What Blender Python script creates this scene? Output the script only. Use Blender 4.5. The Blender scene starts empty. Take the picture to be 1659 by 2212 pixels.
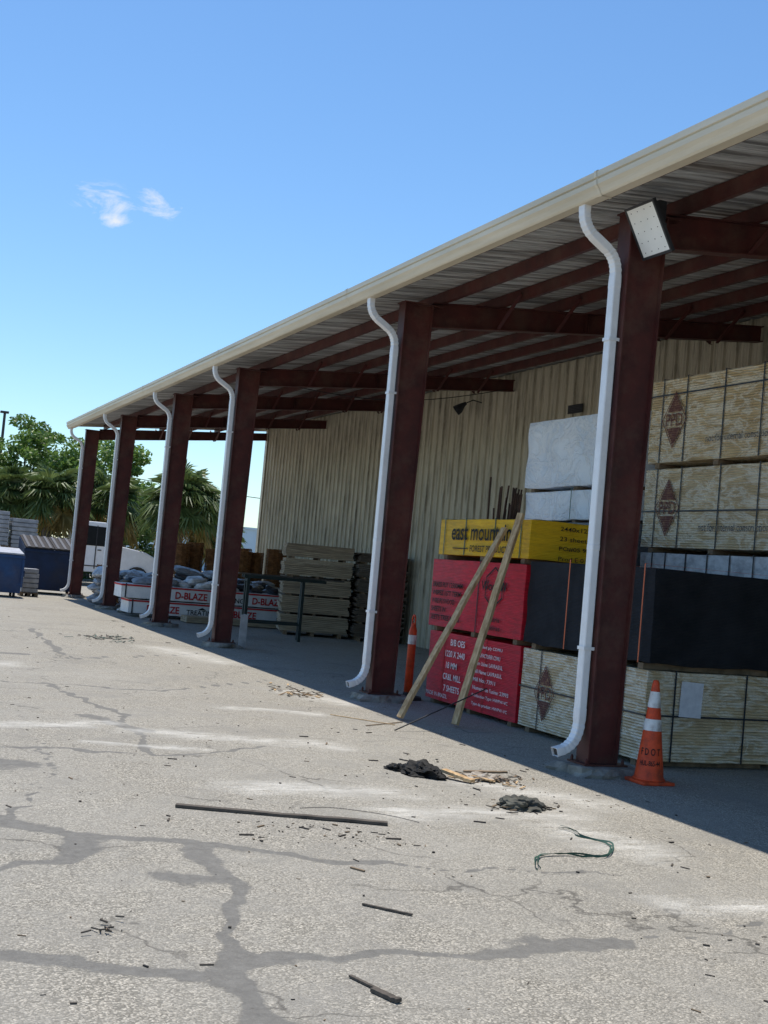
import bpy, bmesh, math, random
import numpy as np
from mathutils import Vector, Matrix, noise as mn
random.seed(7)
scene=bpy.context.scene
col=scene.collection
# ------------------------------------------------------------------ materials
def nmat(name):
    m=bpy.data.materials.new(name);m.use_nodes=True
    nt=m.node_tree;b=nt.nodes["Principled BSDF"];return m,nt,b
def rgb(c): return (c[0],c[1],c[2],1)
def M(name,c1,c2=None,scale=6,stretch=(1,1,1),rough=.7,bump=.15,bscale=None,metal=0,dirt=None,dirt_scale=.8,dirt_amt=.5,wave=None,spec=.3,contrast=(.35,.65),glare_ridge=None):
    m,nt,b=nmat(name);N=nt.nodes;L=nt.links
    c2=c2 or tuple(v*.75 for v in c1)
    tc=N.new("ShaderNodeTexCoord");mp=N.new("ShaderNodeMapping");mp.inputs["Scale"].default_value=stretch
    L.new(tc.outputs["Object"],mp.inputs[0])
    n=N.new("ShaderNodeTexNoise");n.inputs["Scale"].default_value=scale;n.inputs["Detail"].default_value=7;n.inputs["Roughness"].default_value=.62
    L.new(mp.outputs[0],n.inputs["Vector"])
    r=N.new("ShaderNodeValToRGB");r.color_ramp.elements[0].position=contrast[0];r.color_ramp.elements[1].position=contrast[1]
    r.color_ramp.elements[0].color=rgb(c1);r.color_ramp.elements[1].color=rgb(c2);L.new(n.outputs["Fac"],r.inputs[0])
    out=r.outputs[0]
    if dirt:
        n2=N.new("ShaderNodeTexNoise");n2.inputs["Scale"].default_value=dirt_scale;n2.inputs["Detail"].default_value=8;n2.inputs["Roughness"].default_value=.7
        L.new(mp.outputs[0],n2.inputs["Vector"])
        r2=N.new("ShaderNodeValToRGB");r2.color_ramp.elements[0].position=.48;r2.color_ramp.elements[1].position=.72
        r2.color_ramp.elements[0].color=(0,0,0,1);r2.color_ramp.elements[1].color=(dirt_amt,)*3+(1,);L.new(n2.outputs["Fac"],r2.inputs[0])
        mx=N.new("ShaderNodeMix");mx.data_type='RGBA';L.new(r2.outputs[0],mx.inputs[0]);L.new(out,mx.inputs[6]);mx.inputs[7].default_value=rgb(dirt);out=mx.outputs[2]
    h=n.outputs["Fac"]
    def mt(op,a,b_,cl=False):
        x=N.new("ShaderNodeMath");x.operation=op;x.use_clamp=cl
        for k,v in ((0,a),(1,b_)):
            if isinstance(v,(float,int)):x.inputs[k].default_value=v
            else:L.new(v,x.inputs[k])
        return x.outputs[0]
    if wave:
        w=N.new("ShaderNodeTexWave");w.bands_direction=wave[0];w.inputs["Scale"].default_value=wave[1];w.inputs["Distortion"].default_value=wave[2] if len(wave)>2 else .3
        w.inputs["Detail Scale"].default_value=1.2
        L.new(tc.outputs["Object"],w.inputs[0])
        h=mt('ADD',h,w.outputs["Fac"])
        if len(wave)>3:
            mx=N.new("ShaderNodeMix");mx.data_type='RGBA';mx.blend_type='MULTIPLY';mx.inputs[0].default_value=wave[3]
            L.new(out,mx.inputs[6]);L.new(w.outputs["Color"],mx.inputs[7]);out=mx.outputs[2]
    if glare_ridge:
        m2=N.new("ShaderNodeMapping");m2.inputs["Scale"].default_value=glare_ridge[2];m2.inputs["Rotation"].default_value=(glare_ridge[4],0,0);L.new(tc.outputs["Object"],m2.inputs[0])
        n3=N.new("ShaderNodeTexNoise");n3.inputs["Scale"].default_value=glare_ridge[1];n3.inputs["Detail"].default_value=5;n3.inputs["Roughness"].default_value=.65;n3.inputs["Distortion"].default_value=.9
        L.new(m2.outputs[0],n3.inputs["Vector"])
        rg=mt('SUBTRACT',1.0,mt('MULTIPLY',mt('ABSOLUTE',mt('SUBTRACT',n3.outputs["Fac"],.5),0.0),glare_ridge[3]),True)
        mx=N.new("ShaderNodeMix");mx.data_type='RGBA';L.new(mt('MULTIPLY',rg,.7),mx.inputs[0]);L.new(out,mx.inputs[6]);mx.inputs[7].default_value=rgb(glare_ridge[0]);out=mx.outputs[2]  # crease highlights painted into the base colour along the noise ridges
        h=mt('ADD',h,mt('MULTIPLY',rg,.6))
    L.new(out,b.inputs["Base Color"])
    b.inputs["Roughness"].default_value=rough;b.inputs["Metallic"].default_value=metal;b.inputs["Specular IOR Level"].default_value=spec
    if bump:
        bp=N.new("ShaderNodeBump");bp.inputs["Strength"].default_value=bump;bp.inputs["Distance"].default_value=.03
        L.new(h,bp.inputs["Height"]);L.new(bp.outputs[0],b.inputs["Normal"])
    return m
red_steel=M("red_oxide_steel",(.112,.029,.024),(.062,.021,.019),scale=3,rough=.5,bump=.08,dirt=(.15,.09,.065),dirt_amt=.6,dirt_scale=2)
white_paint=M("white_painted_aluminium",(.88,.88,.88),(.82,.82,.82),scale=8,rough=.35,bump=.02,dirt=(.5,.47,.42),dirt_scale=3,dirt_amt=.3)
cream=M("cream_painted_metal",(.74,.66,.51),(.63,.56,.42),scale=3,rough=.45,bump=.03,dirt=(.38,.33,.24),dirt_amt=.45,stretch=(1,.25,3))
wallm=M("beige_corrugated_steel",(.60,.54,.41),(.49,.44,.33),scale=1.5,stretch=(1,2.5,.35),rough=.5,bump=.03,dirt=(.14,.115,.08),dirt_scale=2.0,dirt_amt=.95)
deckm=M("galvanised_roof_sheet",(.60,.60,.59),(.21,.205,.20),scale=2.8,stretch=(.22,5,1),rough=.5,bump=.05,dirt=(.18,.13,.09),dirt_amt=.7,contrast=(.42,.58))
roof_top=M("pale_roof_sheet",(.6,.6,.58),rough=.5)
concrete=M("old_concrete",(.38,.35,.30),(.18,.17,.15),scale=9,rough=.95,bump=.8,dirt=(.08,.07,.06))
wood_new=M("raw_pine",(.64,.46,.26),(.44,.28,.14),scale=6,stretch=(4,4,.6),rough=.8,bump=.15,dirt=(.20,.12,.06),dirt_amt=.6,dirt_scale=3)
wood_grey=M("weathered_wood",(.13,.11,.09),(.07,.06,.05),scale=8,stretch=(1,4,1),rough=.9,bump=.4)
wood_skid=M("skid_wood",(.28,.20,.13),(.15,.11,.07),scale=8,rough=.9,bump=.3)
def film_wood(name,a,b2,c,rot):
    return M(name,a,b2,scale=3.0,stretch=(1.3,1.0,5),rough=.28,bump=.6,dirt=c,dirt_scale=1.0,dirt_amt=.75,spec=.7,contrast=(.36,.62),wave=('Z',11,.5,.14),glare_ridge=((.98,.91,.75),1.9,(1,1.1,3.2),13,rot))  # film glare on the wrinkles is painted in as pale streaks
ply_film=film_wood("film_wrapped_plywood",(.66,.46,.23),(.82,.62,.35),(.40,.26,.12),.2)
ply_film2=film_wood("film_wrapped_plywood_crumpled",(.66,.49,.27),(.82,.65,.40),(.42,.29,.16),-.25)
ply_side=M("plywood_sides",(.62,.48,.28),(.46,.35,.20),scale=4,stretch=(1,1,4),rough=.6,bump=.3,wave=('Z',18,.6,.25),dirt=(.22,.16,.09),spec=.4)
red_paint=M("red_painted_sheet_edges",(.74,.018,.038),(.52,.014,.026),scale=5,stretch=(1,1,6),rough=.45,bump=.3,wave=('Z',17,.4,.10),dirt=(.22,.02,.02),dirt_amt=.6,dirt_scale=1.5)
yellow_paint=M("yellow_painted_sheet_edges",(.92,.55,.02),(.76,.42,.015),scale=5,stretch=(1,1,6),rough=.5,bump=.3,wave=('Z',17,.4,.12),dirt=(.40,.24,.02),dirt_amt=.7,dirt_scale=1.5)
black_cloth=M("black_woven_sheet",(.013,.014,.017),(.026,.027,.032),scale=3,rough=.75,bump=.5,wave=('Z',22,1.5))
white_film=M("white_plastic_sheet",(.80,.84,.90),(.70,.76,.84),scale=1.6,rough=.35,bump=.5,spec=.5,contrast=(.42,.58),dirt=(.45,.50,.57),dirt_scale=2,dirt_amt=.6,glare_ridge=((.94,.96,.98),1.6,(1,1.2,1.6),16,.5))  # pale fold highlights are painted into the sheet colour
white_layer=M("white_wrapped_layer",(.62,.63,.64),(.42,.43,.45),scale=4,stretch=(1,1.5,3),rough=.35,bump=.6,spec=.5,dirt=(.2,.2,.21),dirt_scale=2,dirt_amt=.7)
grey_ply=M("grey_sheet_edges",(.30,.31,.32),(.20,.20,.21),scale=6,stretch=(1,1,5),bump=.3,wave=('Z',20,.3))
ink_black=M("black_ink",(.012,.012,.012),(.03,.025,.02),scale=30,rough=.7,bump=0)
ink_white=M("white_ink",(.88,.84,.84),(.72,.54,.56),scale=30,rough=.7,bump=0)
ink_red=M("red_ink",(.58,.03,.03),(.45,.03,.03),scale=20,bump=0)
ink_brown=M("brown_ink",(.13,.05,.04),(.32,.18,.10),scale=14,bump=0,contrast=(.50,.64))
ink_grey=M("grey_ink",(.09,.09,.10),(.30,.25,.18),scale=16,bump=0,contrast=(.45,.64))
strap_dark=M("dark_strapping",(.03,.035,.045),rough=.4,bump=0)
strap_green=M("green_strapping",(.02,.11,.085),rough=.4,bump=0)
strap_orange=M("orange_strapping",(.65,.13,.04),rough=.4,bump=0)
paper=M("paper_sheet",(.75,.76,.79),(.6,.61,.65),scale=12,bump=.1)
orange=M("orange_plastic",(.84,.10,.03),(.62,.065,.02),scale=9,rough=.5,bump=.06,dirt=(.10,.045,.03),dirt_scale=5,dirt_amt=.85)
collar_w=M("reflective_white_collar",(.80,.79,.77),(.60,.58,.55),scale=9,rough=.3,bump=.03,dirt=(.25,.17,.13),dirt_scale=6,dirt_amt=.8)
rubber=M("black_rubber",(.03,.028,.026),(.06,.05,.045),scale=9,rough=.85,bump=.1)
dark_metal=M("dark_metal",(.025,.027,.03),(.045,.045,.05),scale=8,rough=.5,bump=.05)
lens=M("frosted_lens",(.95,.96,.94),(.88,.9,.88),scale=2,rough=.2,bump=.0,spec=.6)
blue_steel=M("blue_painted_steel",(.014,.034,.09),(.010,.024,.06),scale=3,rough=.5,bump=.08,dirt=(.05,.045,.05),dirt_amt=.6)
blue_steel2=M("faded_blue_steel",(.022,.075,.20),(.015,.045,.13),scale=3,rough=.5,bump=.08,dirt=(.12,.12,.14),dirt_amt=.5)
rust=M("rusty_steel_wire",(.36,.16,.06),(.18,.08,.03),scale=9,rough=.9,bump=.3)
green_steel=M("dark_green_steel",(.02,.035,.035),(.035,.045,.04),scale=8,rough=.5,bump=.05)
truck_white=M("white_truck_paint",(.82,.82,.82),(.75,.75,.75),rough=.3,bump=0,spec=.4)
glass_dark=M("dark_window_glass",(.015,.018,.02),rough=.35,bump=0,spec=.15)
lumber=M("stacked_board_edges",(.54,.43,.29),(.27,.21,.14),scale=5,stretch=(.6,.6,10),rough=.85,bump=.3,dirt=(.10,.08,.06),dirt_amt=.8)
lumber_d=M("dark_board_edges",(.17,.135,.10),(.08,.062,.045),scale=5,stretch=(.6,.6,10),rough=.85,bump=.3)
bag_mats=[M("clear_plastic_bag",(.46,.46,.46),(.20,.20,.21),scale=9,rough=.3,bump=.8,spec=.6),M("black_plastic_bag",(.02,.02,.024),(.05,.05,.055),scale=9,rough=.3,bump=.8,spec=.6),M("grey_plastic_bag",(.18,.185,.20),(.32,.33,.34),scale=9,rough=.35,bump=.8,spec=.6),M("white_plastic_bag",(.78,.77,.75),(.40,.40,.40),scale=9,rough=.35,bump=.8,spec=.5)]
tan_wrap=M("white_lumber_wrap",(.88,.87,.85),(.76,.75,.74),scale=5,rough=.5,bump=.4,dirt=(.4,.38,.35),dirt_amt=.4)
grey_block=M("grey_wrapped_blocks",(.50,.50,.51),(.34,.34,.35),scale=5,rough=.5,bump=.4,dirt=(.2,.2,.2),dirt_amt=.6)
pale_blue=M("pale_blue_cladding",(.50,.62,.70),(.44,.56,.64),scale=.3,rough=.6,bump=0)
bark=M("palm_bark",(.20,.16,.12),(.10,.08,.06),scale=6,stretch=(1,1,3),rough=.95,bump=.8)
def leafmat(name,c1,c2,sc):
    m,nt,b=nmat(name);N=nt.nodes;L=nt.links
    g=N.new("ShaderNodeNewGeometry");n=N.new("ShaderNodeTexNoise");n.inputs["Scale"].default_value=sc;n.inputs["Detail"].default_value=4
    L.new(g.outputs["Position"],n.inputs["Vector"])
    r=N.new("ShaderNodeValToRGB");r.color_ramp.elements[0].position=.35;r.color_ramp.elements[1].position=.65
    r.color_ramp.elements[0].color=rgb(c1);r.color_ramp.elements[1].color=rgb(c2);L.new(n.outputs["Fac"],r.inputs[0])
    L.new(r.outputs[0],b.inputs["Base Color"]);b.inputs["Roughness"].default_value=.5
    t=N.new("ShaderNodeBsdfTranslucent");L.new(r.outputs[0],t.inputs[0]);ms=N.new("ShaderNodeMixShader");ms.inputs[0].default_value=.4
    L.new(b.outputs[0],ms.inputs[1]);L.new(t.outputs[0],ms.inputs[2]);L.new(ms.outputs[0],N["Material Output"].inputs[0]);return m
palm_leaf=leafmat("palm_frond_green",(.07,.115,.03),(.19,.25,.08),2.5)
palm_dead=leafmat("dry_palm_frond",(.30,.22,.07),(.40,.31,.11),2.5)
tree_leaf=leafmat("broadleaf_green",(.07,.14,.026),(.22,.34,.07),1.2)
hedge_leaf=leafmat("hedge_green",(.045,.09,.022),(.13,.21,.05),1.5)
# ------------------------------------------------------------------ object helpers
WL={}
def origin_of(bm):
    xs=[v.co for v in bm.verts]
    lo=Vector((min(v.x for v in xs),min(v.y for v in xs),min(v.z for v in xs)));hi=Vector((max(v.x for v in xs),max(v.y for v in xs),0))
    return Vector(((lo.x+hi.x)/2,(lo.y+hi.y)/2,lo.z))
def tag(o,label,cat,group=None,kind=None):
    if label:o["label"]=label
    if cat:o["category"]=cat
    if group:o["group"]=group
    if kind:o["kind"]=kind
def thing(name,loc,label,cat,group=None):
    o=bpy.data.objects.new(name,None);o.location=loc;o.empty_display_size=.2;col.objects.link(o);WL[o.name]=Vector(loc);tag(o,label,cat,group);return o
def obj(name,bm,mats,parent=None,label=None,cat=None,group=None,kind=None,bevel=0,smooth=False,org=None):
    og=Vector(org) if org is not None else origin_of(bm)
    bmesh.ops.translate(bm,verts=bm.verts,vec=-og)
    if name not in("lettering","crown"): bmesh.ops.recalc_face_normals(bm,faces=bm.faces[:])
    me=bpy.data.meshes.new(name);bm.to_mesh(me);bm.free()
    if not isinstance(mats,(list,tuple)):mats=[mats]
    for m in mats:me.materials.append(m)
    if smooth:
        for p in me.polygons:p.use_smooth=True
    o=bpy.data.objects.new(name,me);col.objects.link(o);WL[o.name]=og
    if parent is not None:
        o.parent=parent;o.location=og-WL[parent.name]
    else:o.location=og
    tag(o,label,cat,group,kind)
    if bevel:
        b=o.modifiers.new("bevel","BEVEL");b.width=bevel;b.segments=2;b.limit_method='ANGLE'
    return o
def bx(bm,x0,x1,y0,y1,z0,z1,mi=0,mat=None):
    vs=[bm.verts.new(p) for p in [(x0,y0,z0),(x1,y0,z0),(x1,y1,z0),(x0,y1,z0),(x0,y0,z1),(x1,y0,z1),(x1,y1,z1),(x0,y1,z1)]]
    if mat is not None:
        for v in vs:v.co=mat@v.co
    for q in [(0,3,2,1),(4,5,6,7),(0,1,5,4),(1,2,6,5),(2,3,7,6),(3,0,4,7)]:
        f=bm.faces.new([vs[i] for i in q]);f.material_index=mi
    return vs
def rings(bm,rs,mi=0,cap=True):
    V=[[bm.verts.new(p) for p in r] for r in rs]
    n=len(V[0])
    for a,b in zip(V[:-1],V[1:]):
        for i in range(n):
            f=bm.faces.new((a[i],a[(i+1)%n],b[(i+1)%n],b[i]));f.material_index=mi
    if cap:
        for r in (V[0],V[-1]):
            f=bm.faces.new(r);f.material_index=mi
    return V
def tube(bm,pts,r,n=8,mi=0,cap=True):
    pts=[Vector(p) for p in pts];rs=[];up=Vector((0,0,1))
    for i,p in enumerate(pts):
        t=(pts[min(i+1,len(pts)-1)]-pts[max(i-1,0)]).normalized()
        u=t.cross(up)
        if u.length<.05:u=t.cross(Vector((1,0,0)))
        u.normalize();w=t.cross(u)
        rr=r[i] if isinstance(r,(list,tuple)) else r
        rs.append([p+u*rr*math.cos(2*math.pi*k/n)+w*rr*math.sin(2*math.pi*k/n) for k in range(n)])
    rings(bm,rs,mi,cap)
def lathe(bm,c,prof,n=24,mi=0,cap=True):
    rings(bm,[[Vector((c[0]+r*math.cos(2*math.pi*k/n),c[1]+r*math.sin(2*math.pi*k/n),c[2]+z)) for k in range(n)] for r,z in prof],mi,cap)
def strip(bm,p,q,w,t,mi=0):
    p=Vector(p);q=Vector(q);d=(q-p);l=d.length;d.normalize()
    u=d.cross(Vector((0,0,1)))
    if u.length<.05:u=Vector((0,1,0))
    u.normalize();v=u.cross(d)
    m=Matrix((( d.x,u.x,v.x,p.x),(d.y,u.y,v.y,p.y),(d.z,u.z,v.z,p.z),(0,0,0,1)))
    bx(bm,0,l,-w/2,w/2,-t/2,t/2,mi,m)
def text(bm,s,fn,w,h,mi=0,bold=0.0):
    cu=bpy.data.curves.new("t","FONT");cu.body=s;cu.size=1;cu.offset=bold;cu.resolution_u=3
    o=bpy.data.objects.new("t",cu);col.objects.link(o)
    d=bpy.context.evaluated_depsgraph_get();d.update()
    me=bpy.data.meshes.new_from_object(o.evaluated_get(d))
    if len(me.vertices):
        xs=[v.co.x for v in me.vertices];ys=[v.co.y for v in me.vertices]
        x0,x1,y0,y1=min(xs),max(xs),min(ys),max(ys)
        sx=w/(x1-x0);sy=h/(y1-y0)
        vv=[bm.verts.new(fn((v.co.x-x0)*sx,(v.co.y-y0)*sy)) for v in me.vertices]
        for p in me.polygons:
            try:
                f=bm.faces.new([vv[i] for i in p.vertices]);f.material_index=mi
            except ValueError:pass
    bpy.data.objects.remove(o);bpy.data.curves.remove(cu);bpy.data.meshes.remove(me)
def fX(X,Y,Z,e=.006): return lambda u,v:Vector((X-e,Y-u,Z+v))
def fY(X,Y,Z,e=.006): return lambda u,v:Vector((X+u,Y-e,Z+v))
# ------------------------------------------------------------------ ground
def sat(a):return np.clip(a,0,1)
def axis(vals):
    return np.array(sorted(set(np.round(vals,4))))
xs=axis(np.concatenate([np.arange(-1,9.01,.04),[-3000,-1200,-500,-200,-100,-50,-25,-12,-6,-3,-2],np.arange(9.5,16,.5),[18,22,30,50,100,200,500,1200,3000]]))
ys=axis(np.concatenate([np.arange(3,15.01,.04),[-3000,-500,-100,-20,-5,0,1.5],np.arange(15.25,45,.25),[50,60,80,120,200,400,800,1500,3000]]))
XX,YY=np.meshgrid(xs,ys);nx,ny=len(xs),len(ys)
def jit(x,y,s,k):return np.sin(x*s+1.3*k+np.sin(y*s*1.7+k))*np.cos(y*s*.9-k*2.1+np.sin(x*s*1.3))
DX=XX+.06*jit(XX,YY,5,1)+.03*jit(XX,YY,15,2);DY=YY+.09*jit(XX,YY,4,3)+.04*jit(XX,YY,13,4)
def segd(P,Q):
    px,py=P;qx,qy=Q;dx,dy=qx-px,qy-py;t=np.clip(((DX-px)*dx+(DY-py)*dy)/(dx*dx+dy*dy),0,1)
    return np.hypot(DX-px-t*dx,DY-py-t*dy)
lines=[([(.2,8.0),(1.0,7.6),(1.4,7.2),(2.0,7.0),(2.5,6.72),(3.0,6.55)],.05),([(3.0,6.55),(3.4,6.4),(4.3,6.2)],.022),([(1.4,7.2),(1.2,6.75),(.8,6.4),(.3,6.2),(-.4,6.1)],.07),
 ([(2.0,7.0),(1.9,6.0),(1.7,5.3),(1.6,4.9),(1.5,4.3),(1.4,3.6)],.055),([(-.2,5.6),(.4,5.4),(.7,5.2),(1.0,5.0),(1.5,4.87),(2.0,5.0),(2.7,5.0),(3.5,5.0)],.058),
 ([(1.0,7.6),(1.5,9.2),(1.6,11)],.012),([(3.5,5.0),(4.4,5.2),(5.4,4.9)],.012),([(.7,10.5),(2.4,10.0),(3.6,10.6)],.03),([(2.4,10),(2.6,12.4),(2.2,15)],.04),([(1.5,15),(3.5,14.6),(5.5,16.5)],.035),([(1,19),(3,18.2),(5.2,20)],.06),([(3,18.2),(3.2,24)],.05)]
ck=np.zeros_like(XX)
for pl,w in lines:
    for P,Q in zip(pl[:-1],pl[1:]):
        ww=w*(1+.5*jit(XX,YY,2.3,5)*.8+.2*jit(XX,YY,9,6))
        ck=np.maximum(ck,sat(1-segd(P,Q)/(2*ww)))
blobs=[((.85,9.6),(1.25,9.45),.22),((1.7,6.3),(1.9,6.25),.10),((2.3,12.2),(2.6,11.3),.12)]
for P,Q,w in blobs: ck=np.maximum(ck,.8*sat(1-segd(P,Q)/(2*w)))
du=np.zeros_like(XX)
for P,Q,w in [((1.0,11.3),(2.4,11.8),.15),((4.0,13.3),(4.9,13.1),.13),((2.8,8.75),(3.9,8.6),.2),((2.0,10.6),(2.9,10.45),.08),((4.7,7.4),(4.85,6.8),.26),((4.3,5.6),(4.9,5.4),.16),((2.6,11.3),(4.2,10.8),.2),((3.6,7.9),(4.9,7.9),.2),((.8,16.5),(2,17),.25),((5.3,15.2),(5.7,14.2),.25),((4.8,9.1),(5.5,8.2),.22),((5,21),(5.5,19),.4)]:
    du=np.maximum(du,sat(1-segd(P,Q)/(1.8*w))**1.3)
me=bpy.data.meshes.new("ground")
me.vertices.add(nx*ny);me.vertices.foreach_set("co",np.stack([XX,YY,np.zeros_like(XX)],-1).ravel())
idx=np.arange(nx*ny).reshape(ny,nx);q=np.stack([idx[:-1,:-1],idx[:-1,1:],idx[1:,1:],idx[1:,:-1]],-1).reshape(-1,4)
me.loops.add(q.size);me.loops.foreach_set("vertex_index",q.ravel());me.polygons.add(len(q));me.polygons.foreach_set("loop_start",np.arange(0,q.size,4));me.update()
for nm,a in (("crack",ck),("dust",du)):
    at=me.attributes.new(nm,"FLOAT","POINT");at.data.foreach_set("value",a.ravel())
g=bpy.data.objects.new("ground",me);col.objects.link(g);g["kind"]="structure"
m,nt,b=nmat("worn_aggregate_pavement");N=nt.nodes;L=nt.links
tc=N.new("ShaderNodeTexCoord");OC=tc.outputs["Object"]
def noise(s,d=5,r=.6,vec=OC):
    n=N.new("ShaderNodeTexNoise");n.inputs["Scale"].default_value=s;n.inputs["Detail"].default_value=d;n.inputs["Roughness"].default_value=r;L.new(vec,n.inputs["Vector"]);return n.outputs["Fac"]
def ramp(i,p0,p1,c0,c1):
    r=N.new("ShaderNodeValToRGB");r.color_ramp.elements[0].position=p0;r.color_ramp.elements[1].position=p1;r.color_ramp.elements[0].color=rgb(c0);r.color_ramp.elements[1].color=rgb(c1);L.new(i,r.inputs[0]);return r.outputs[0]
def mix(f,a,b_,bt='MIX'):
    x=N.new("ShaderNodeMix");x.data_type='RGBA';x.blend_type=bt
    if isinstance(f,float):x.inputs[0].default_value=f
    else:L.new(f,x.inputs[0])
    for k,v in ((6,a),(7,b_)):
        if isinstance(v,tuple):x.inputs[k].default_value=rgb(v)
        else:L.new(v,x.inputs[k])
    return x.outputs[2]
def mth(op,a,b_=0.0,cl=False):
    x=N.new("ShaderNodeMath");x.operation=op;x.use_clamp=cl
    for k,v in ((0,a),(1,b_)):
        if isinstance(v,(float,int)):x.inputs[k].default_value=v
        else:L.new(v,x.inputs[k])
    return x.outputs[0]
W3=(1,1,1);B3=(0,0,0)
nd=N.new("ShaderNodeTexNoise");nd.inputs["Scale"].default_value=40;nd.inputs["Detail"].default_value=4;L.new(OC,nd.inputs["Vector"])
vd=N.new("ShaderNodeVectorMath");vd.operation='MULTIPLY_ADD';vd.inputs[1].default_value=(.03,.03,.03);L.new(nd.outputs["Color"],vd.inputs[0]);L.new(OC,vd.inputs[2])
vo=N.new("ShaderNodeTexVoronoi");vo.inputs["Scale"].default_value=92;L.new(vd.outputs[0],vo.inputs["Vector"])
sep=N.new("ShaderNodeSeparateColor");L.new(vo.outputs["Color"],sep.inputs[0])
stone=ramp(sep.outputs[0],.05,1.0,(.18,.165,.135),(.72,.66,.55))
mortar=ramp(vo.outputs["Distance"],.35,.8,B3,W3)
agg=mix(mortar,stone,(.165,.155,.13))
fine=ramp(noise(85,7,.85),.34,.66,(.165,.155,.13),(.52,.49,.43))
patch=ramp(noise(1.6,10,.75),.40,.62,B3,W3)
c=mix(mth('ADD',mth('MULTIPLY',patch,.6),.15),agg,fine)
c=mix(mth('MULTIPLY',ramp(noise(.35,8,.72),.45,.72,B3,W3),.35),c,(.43,.41,.365))
c=mix(mth('MULTIPLY',ramp(noise(.8,10,.78),.51,.69,B3,W3),.5),c,(.20,.19,.17))
c=mix(mth('MULTIPLY',ramp(noise(4.5,9,.8),.54,.68,B3,W3),.33),c,(.165,.155,.135))
v2=N.new("ShaderNodeTexVoronoi");v2.feature='DISTANCE_TO_EDGE';v2.inputs["Scale"].default_value=.6
nn=N.new("ShaderNodeTexNoise");nn.inputs["Scale"].default_value=2.5;nn.inputs["Detail"].default_value=8;L.new(OC,nn.inputs["Vector"])
vm=N.new("ShaderNodeVectorMath");vm.operation='MULTIPLY_ADD';vm.inputs[1].default_value=(.5,.5,.5);L.new(nn.outputs["Color"],vm.inputs[0]);L.new(OC,vm.inputs[2]);L.new(vm.outputs[0],v2.inputs["Vector"])
hair=mth('MULTIPLY',ramp(v2.outputs["Distance"],.002,.008,W3,B3),ramp(noise(.8,3),.46,.60,B3,W3))
c=mix(mth('MULTIPLY',hair,.7),c,(.08,.075,.066))
at=N.new("ShaderNodeAttribute");at.attribute_name="crack"
cv=mth('ADD',at.outputs["Fac"],mth('MULTIPLY',mth('SUBTRACT',noise(12,9,.78),.5),.95))
cm=mth('MULTIPLY',ramp(cv,.36,.56,B3,W3),ramp(at.outputs["Fac"],0,.12,B3,W3))
seam=ramp(noise(14,8,.75),.3,.7,(.125,.12,.11),(.215,.208,.19))
c=mix(mth('MULTIPLY',cm,.9),c,seam)
ad=N.new("ShaderNodeAttribute");ad.attribute_name="dust"
mp=N.new("ShaderNodeMapping");mp.inputs["Rotation"].default_value=(0,0,.2);mp.inputs["Scale"].default_value=(.5,1.6,1);L.new(OC,mp.inputs[0])
dv=mth('MULTIPLY',ad.outputs["Fac"],ramp(noise(6,10,.8,mp.outputs[0]),.38,.68,B3,W3),True)
c=mix(mth('MULTIPLY',dv,.9),c,(.78,.76,.70))
sp=ramp(noise(30,4,.6),.67,.71,B3,W3)
c=mix(mth('MULTIPLY',sp,.6),c,(.08,.073,.06))
L.new(c,b.inputs["Base Color"]);b.inputs["Roughness"].default_value=.92;b.inputs["Specular IOR Level"].default_value=.2
bp=N.new("ShaderNodeBump");bp.inputs["Strength"].default_value=.65;bp.inputs["Distance"].default_value=.012
hh=mth('ADD',mth('MULTIPLY',mth('SUBTRACT',1.0,vo.outputs["Distance"]),mth('SUBTRACT',1.0,cm)),mth('ADD',noise(45,6,.8),mth('MULTIPLY',noise(2,5),3.0)))
L.new(hh,bp.inputs["Height"]);L.new(bp.outputs[0],b.inputs["Normal"])
me.materials.append(m)
# ------------------------------------------------------------------ warehouse with open canopy
FR=[9.64,14.69,22.15,27.08,32.98,38.47]
FRall=[4.4]+FR
Y0r,Y1r=-1.5,38.75
ware=thing("warehouse",(12,18,0),"beige corrugated warehouse with red steel open side canopy","warehouse")
def dz(X): return 5.28+.1*(X-6.13)
def corr(a0,a1,step,prof):
    pts=[];a=a0
    while a<a1:
        for u,d in prof: pts.append((min(a+u*step,a1),d))
        a+=step
    return pts
bm=bmesh.new()
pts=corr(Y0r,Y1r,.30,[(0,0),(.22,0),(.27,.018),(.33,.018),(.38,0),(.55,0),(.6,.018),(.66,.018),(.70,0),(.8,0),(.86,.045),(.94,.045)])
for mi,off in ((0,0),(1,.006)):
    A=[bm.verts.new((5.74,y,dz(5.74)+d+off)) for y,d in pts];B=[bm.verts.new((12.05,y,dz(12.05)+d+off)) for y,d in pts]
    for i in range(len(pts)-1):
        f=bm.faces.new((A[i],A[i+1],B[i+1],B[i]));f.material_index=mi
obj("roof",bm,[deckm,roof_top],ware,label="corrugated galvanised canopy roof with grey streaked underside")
bm=bmesh.new()
gp=[(5.80,5.235),(5.80,5.075),(5.70,5.075),(5.685,5.09),(5.665,5.13),(5.64,5.16),(5.635,5.20),(5.65,5.205),(5.65,5.215),(5.632,5.222),(5.628,5.275),(5.645,5.285),(5.645,5.275),(5.66,5.21),(5.70,5.10),(5.785,5.10),(5.785,5.235)]
seams=[Y0r,3.0,9.3,15.3,21.6,27.9,33.6,Y1r]
for a,b_ in zip(seams[:-1],seams[1:]):
    rings(bm,[[Vector((x,y,z)) for x,z in gp] for y in (a,b_-.004)],0,False)
f=bm.faces.new([bm.verts.new((x,Y1r+.002,z)) for x,z in gp[:12]])
obj("gutter",bm,cream,ware)
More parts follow.
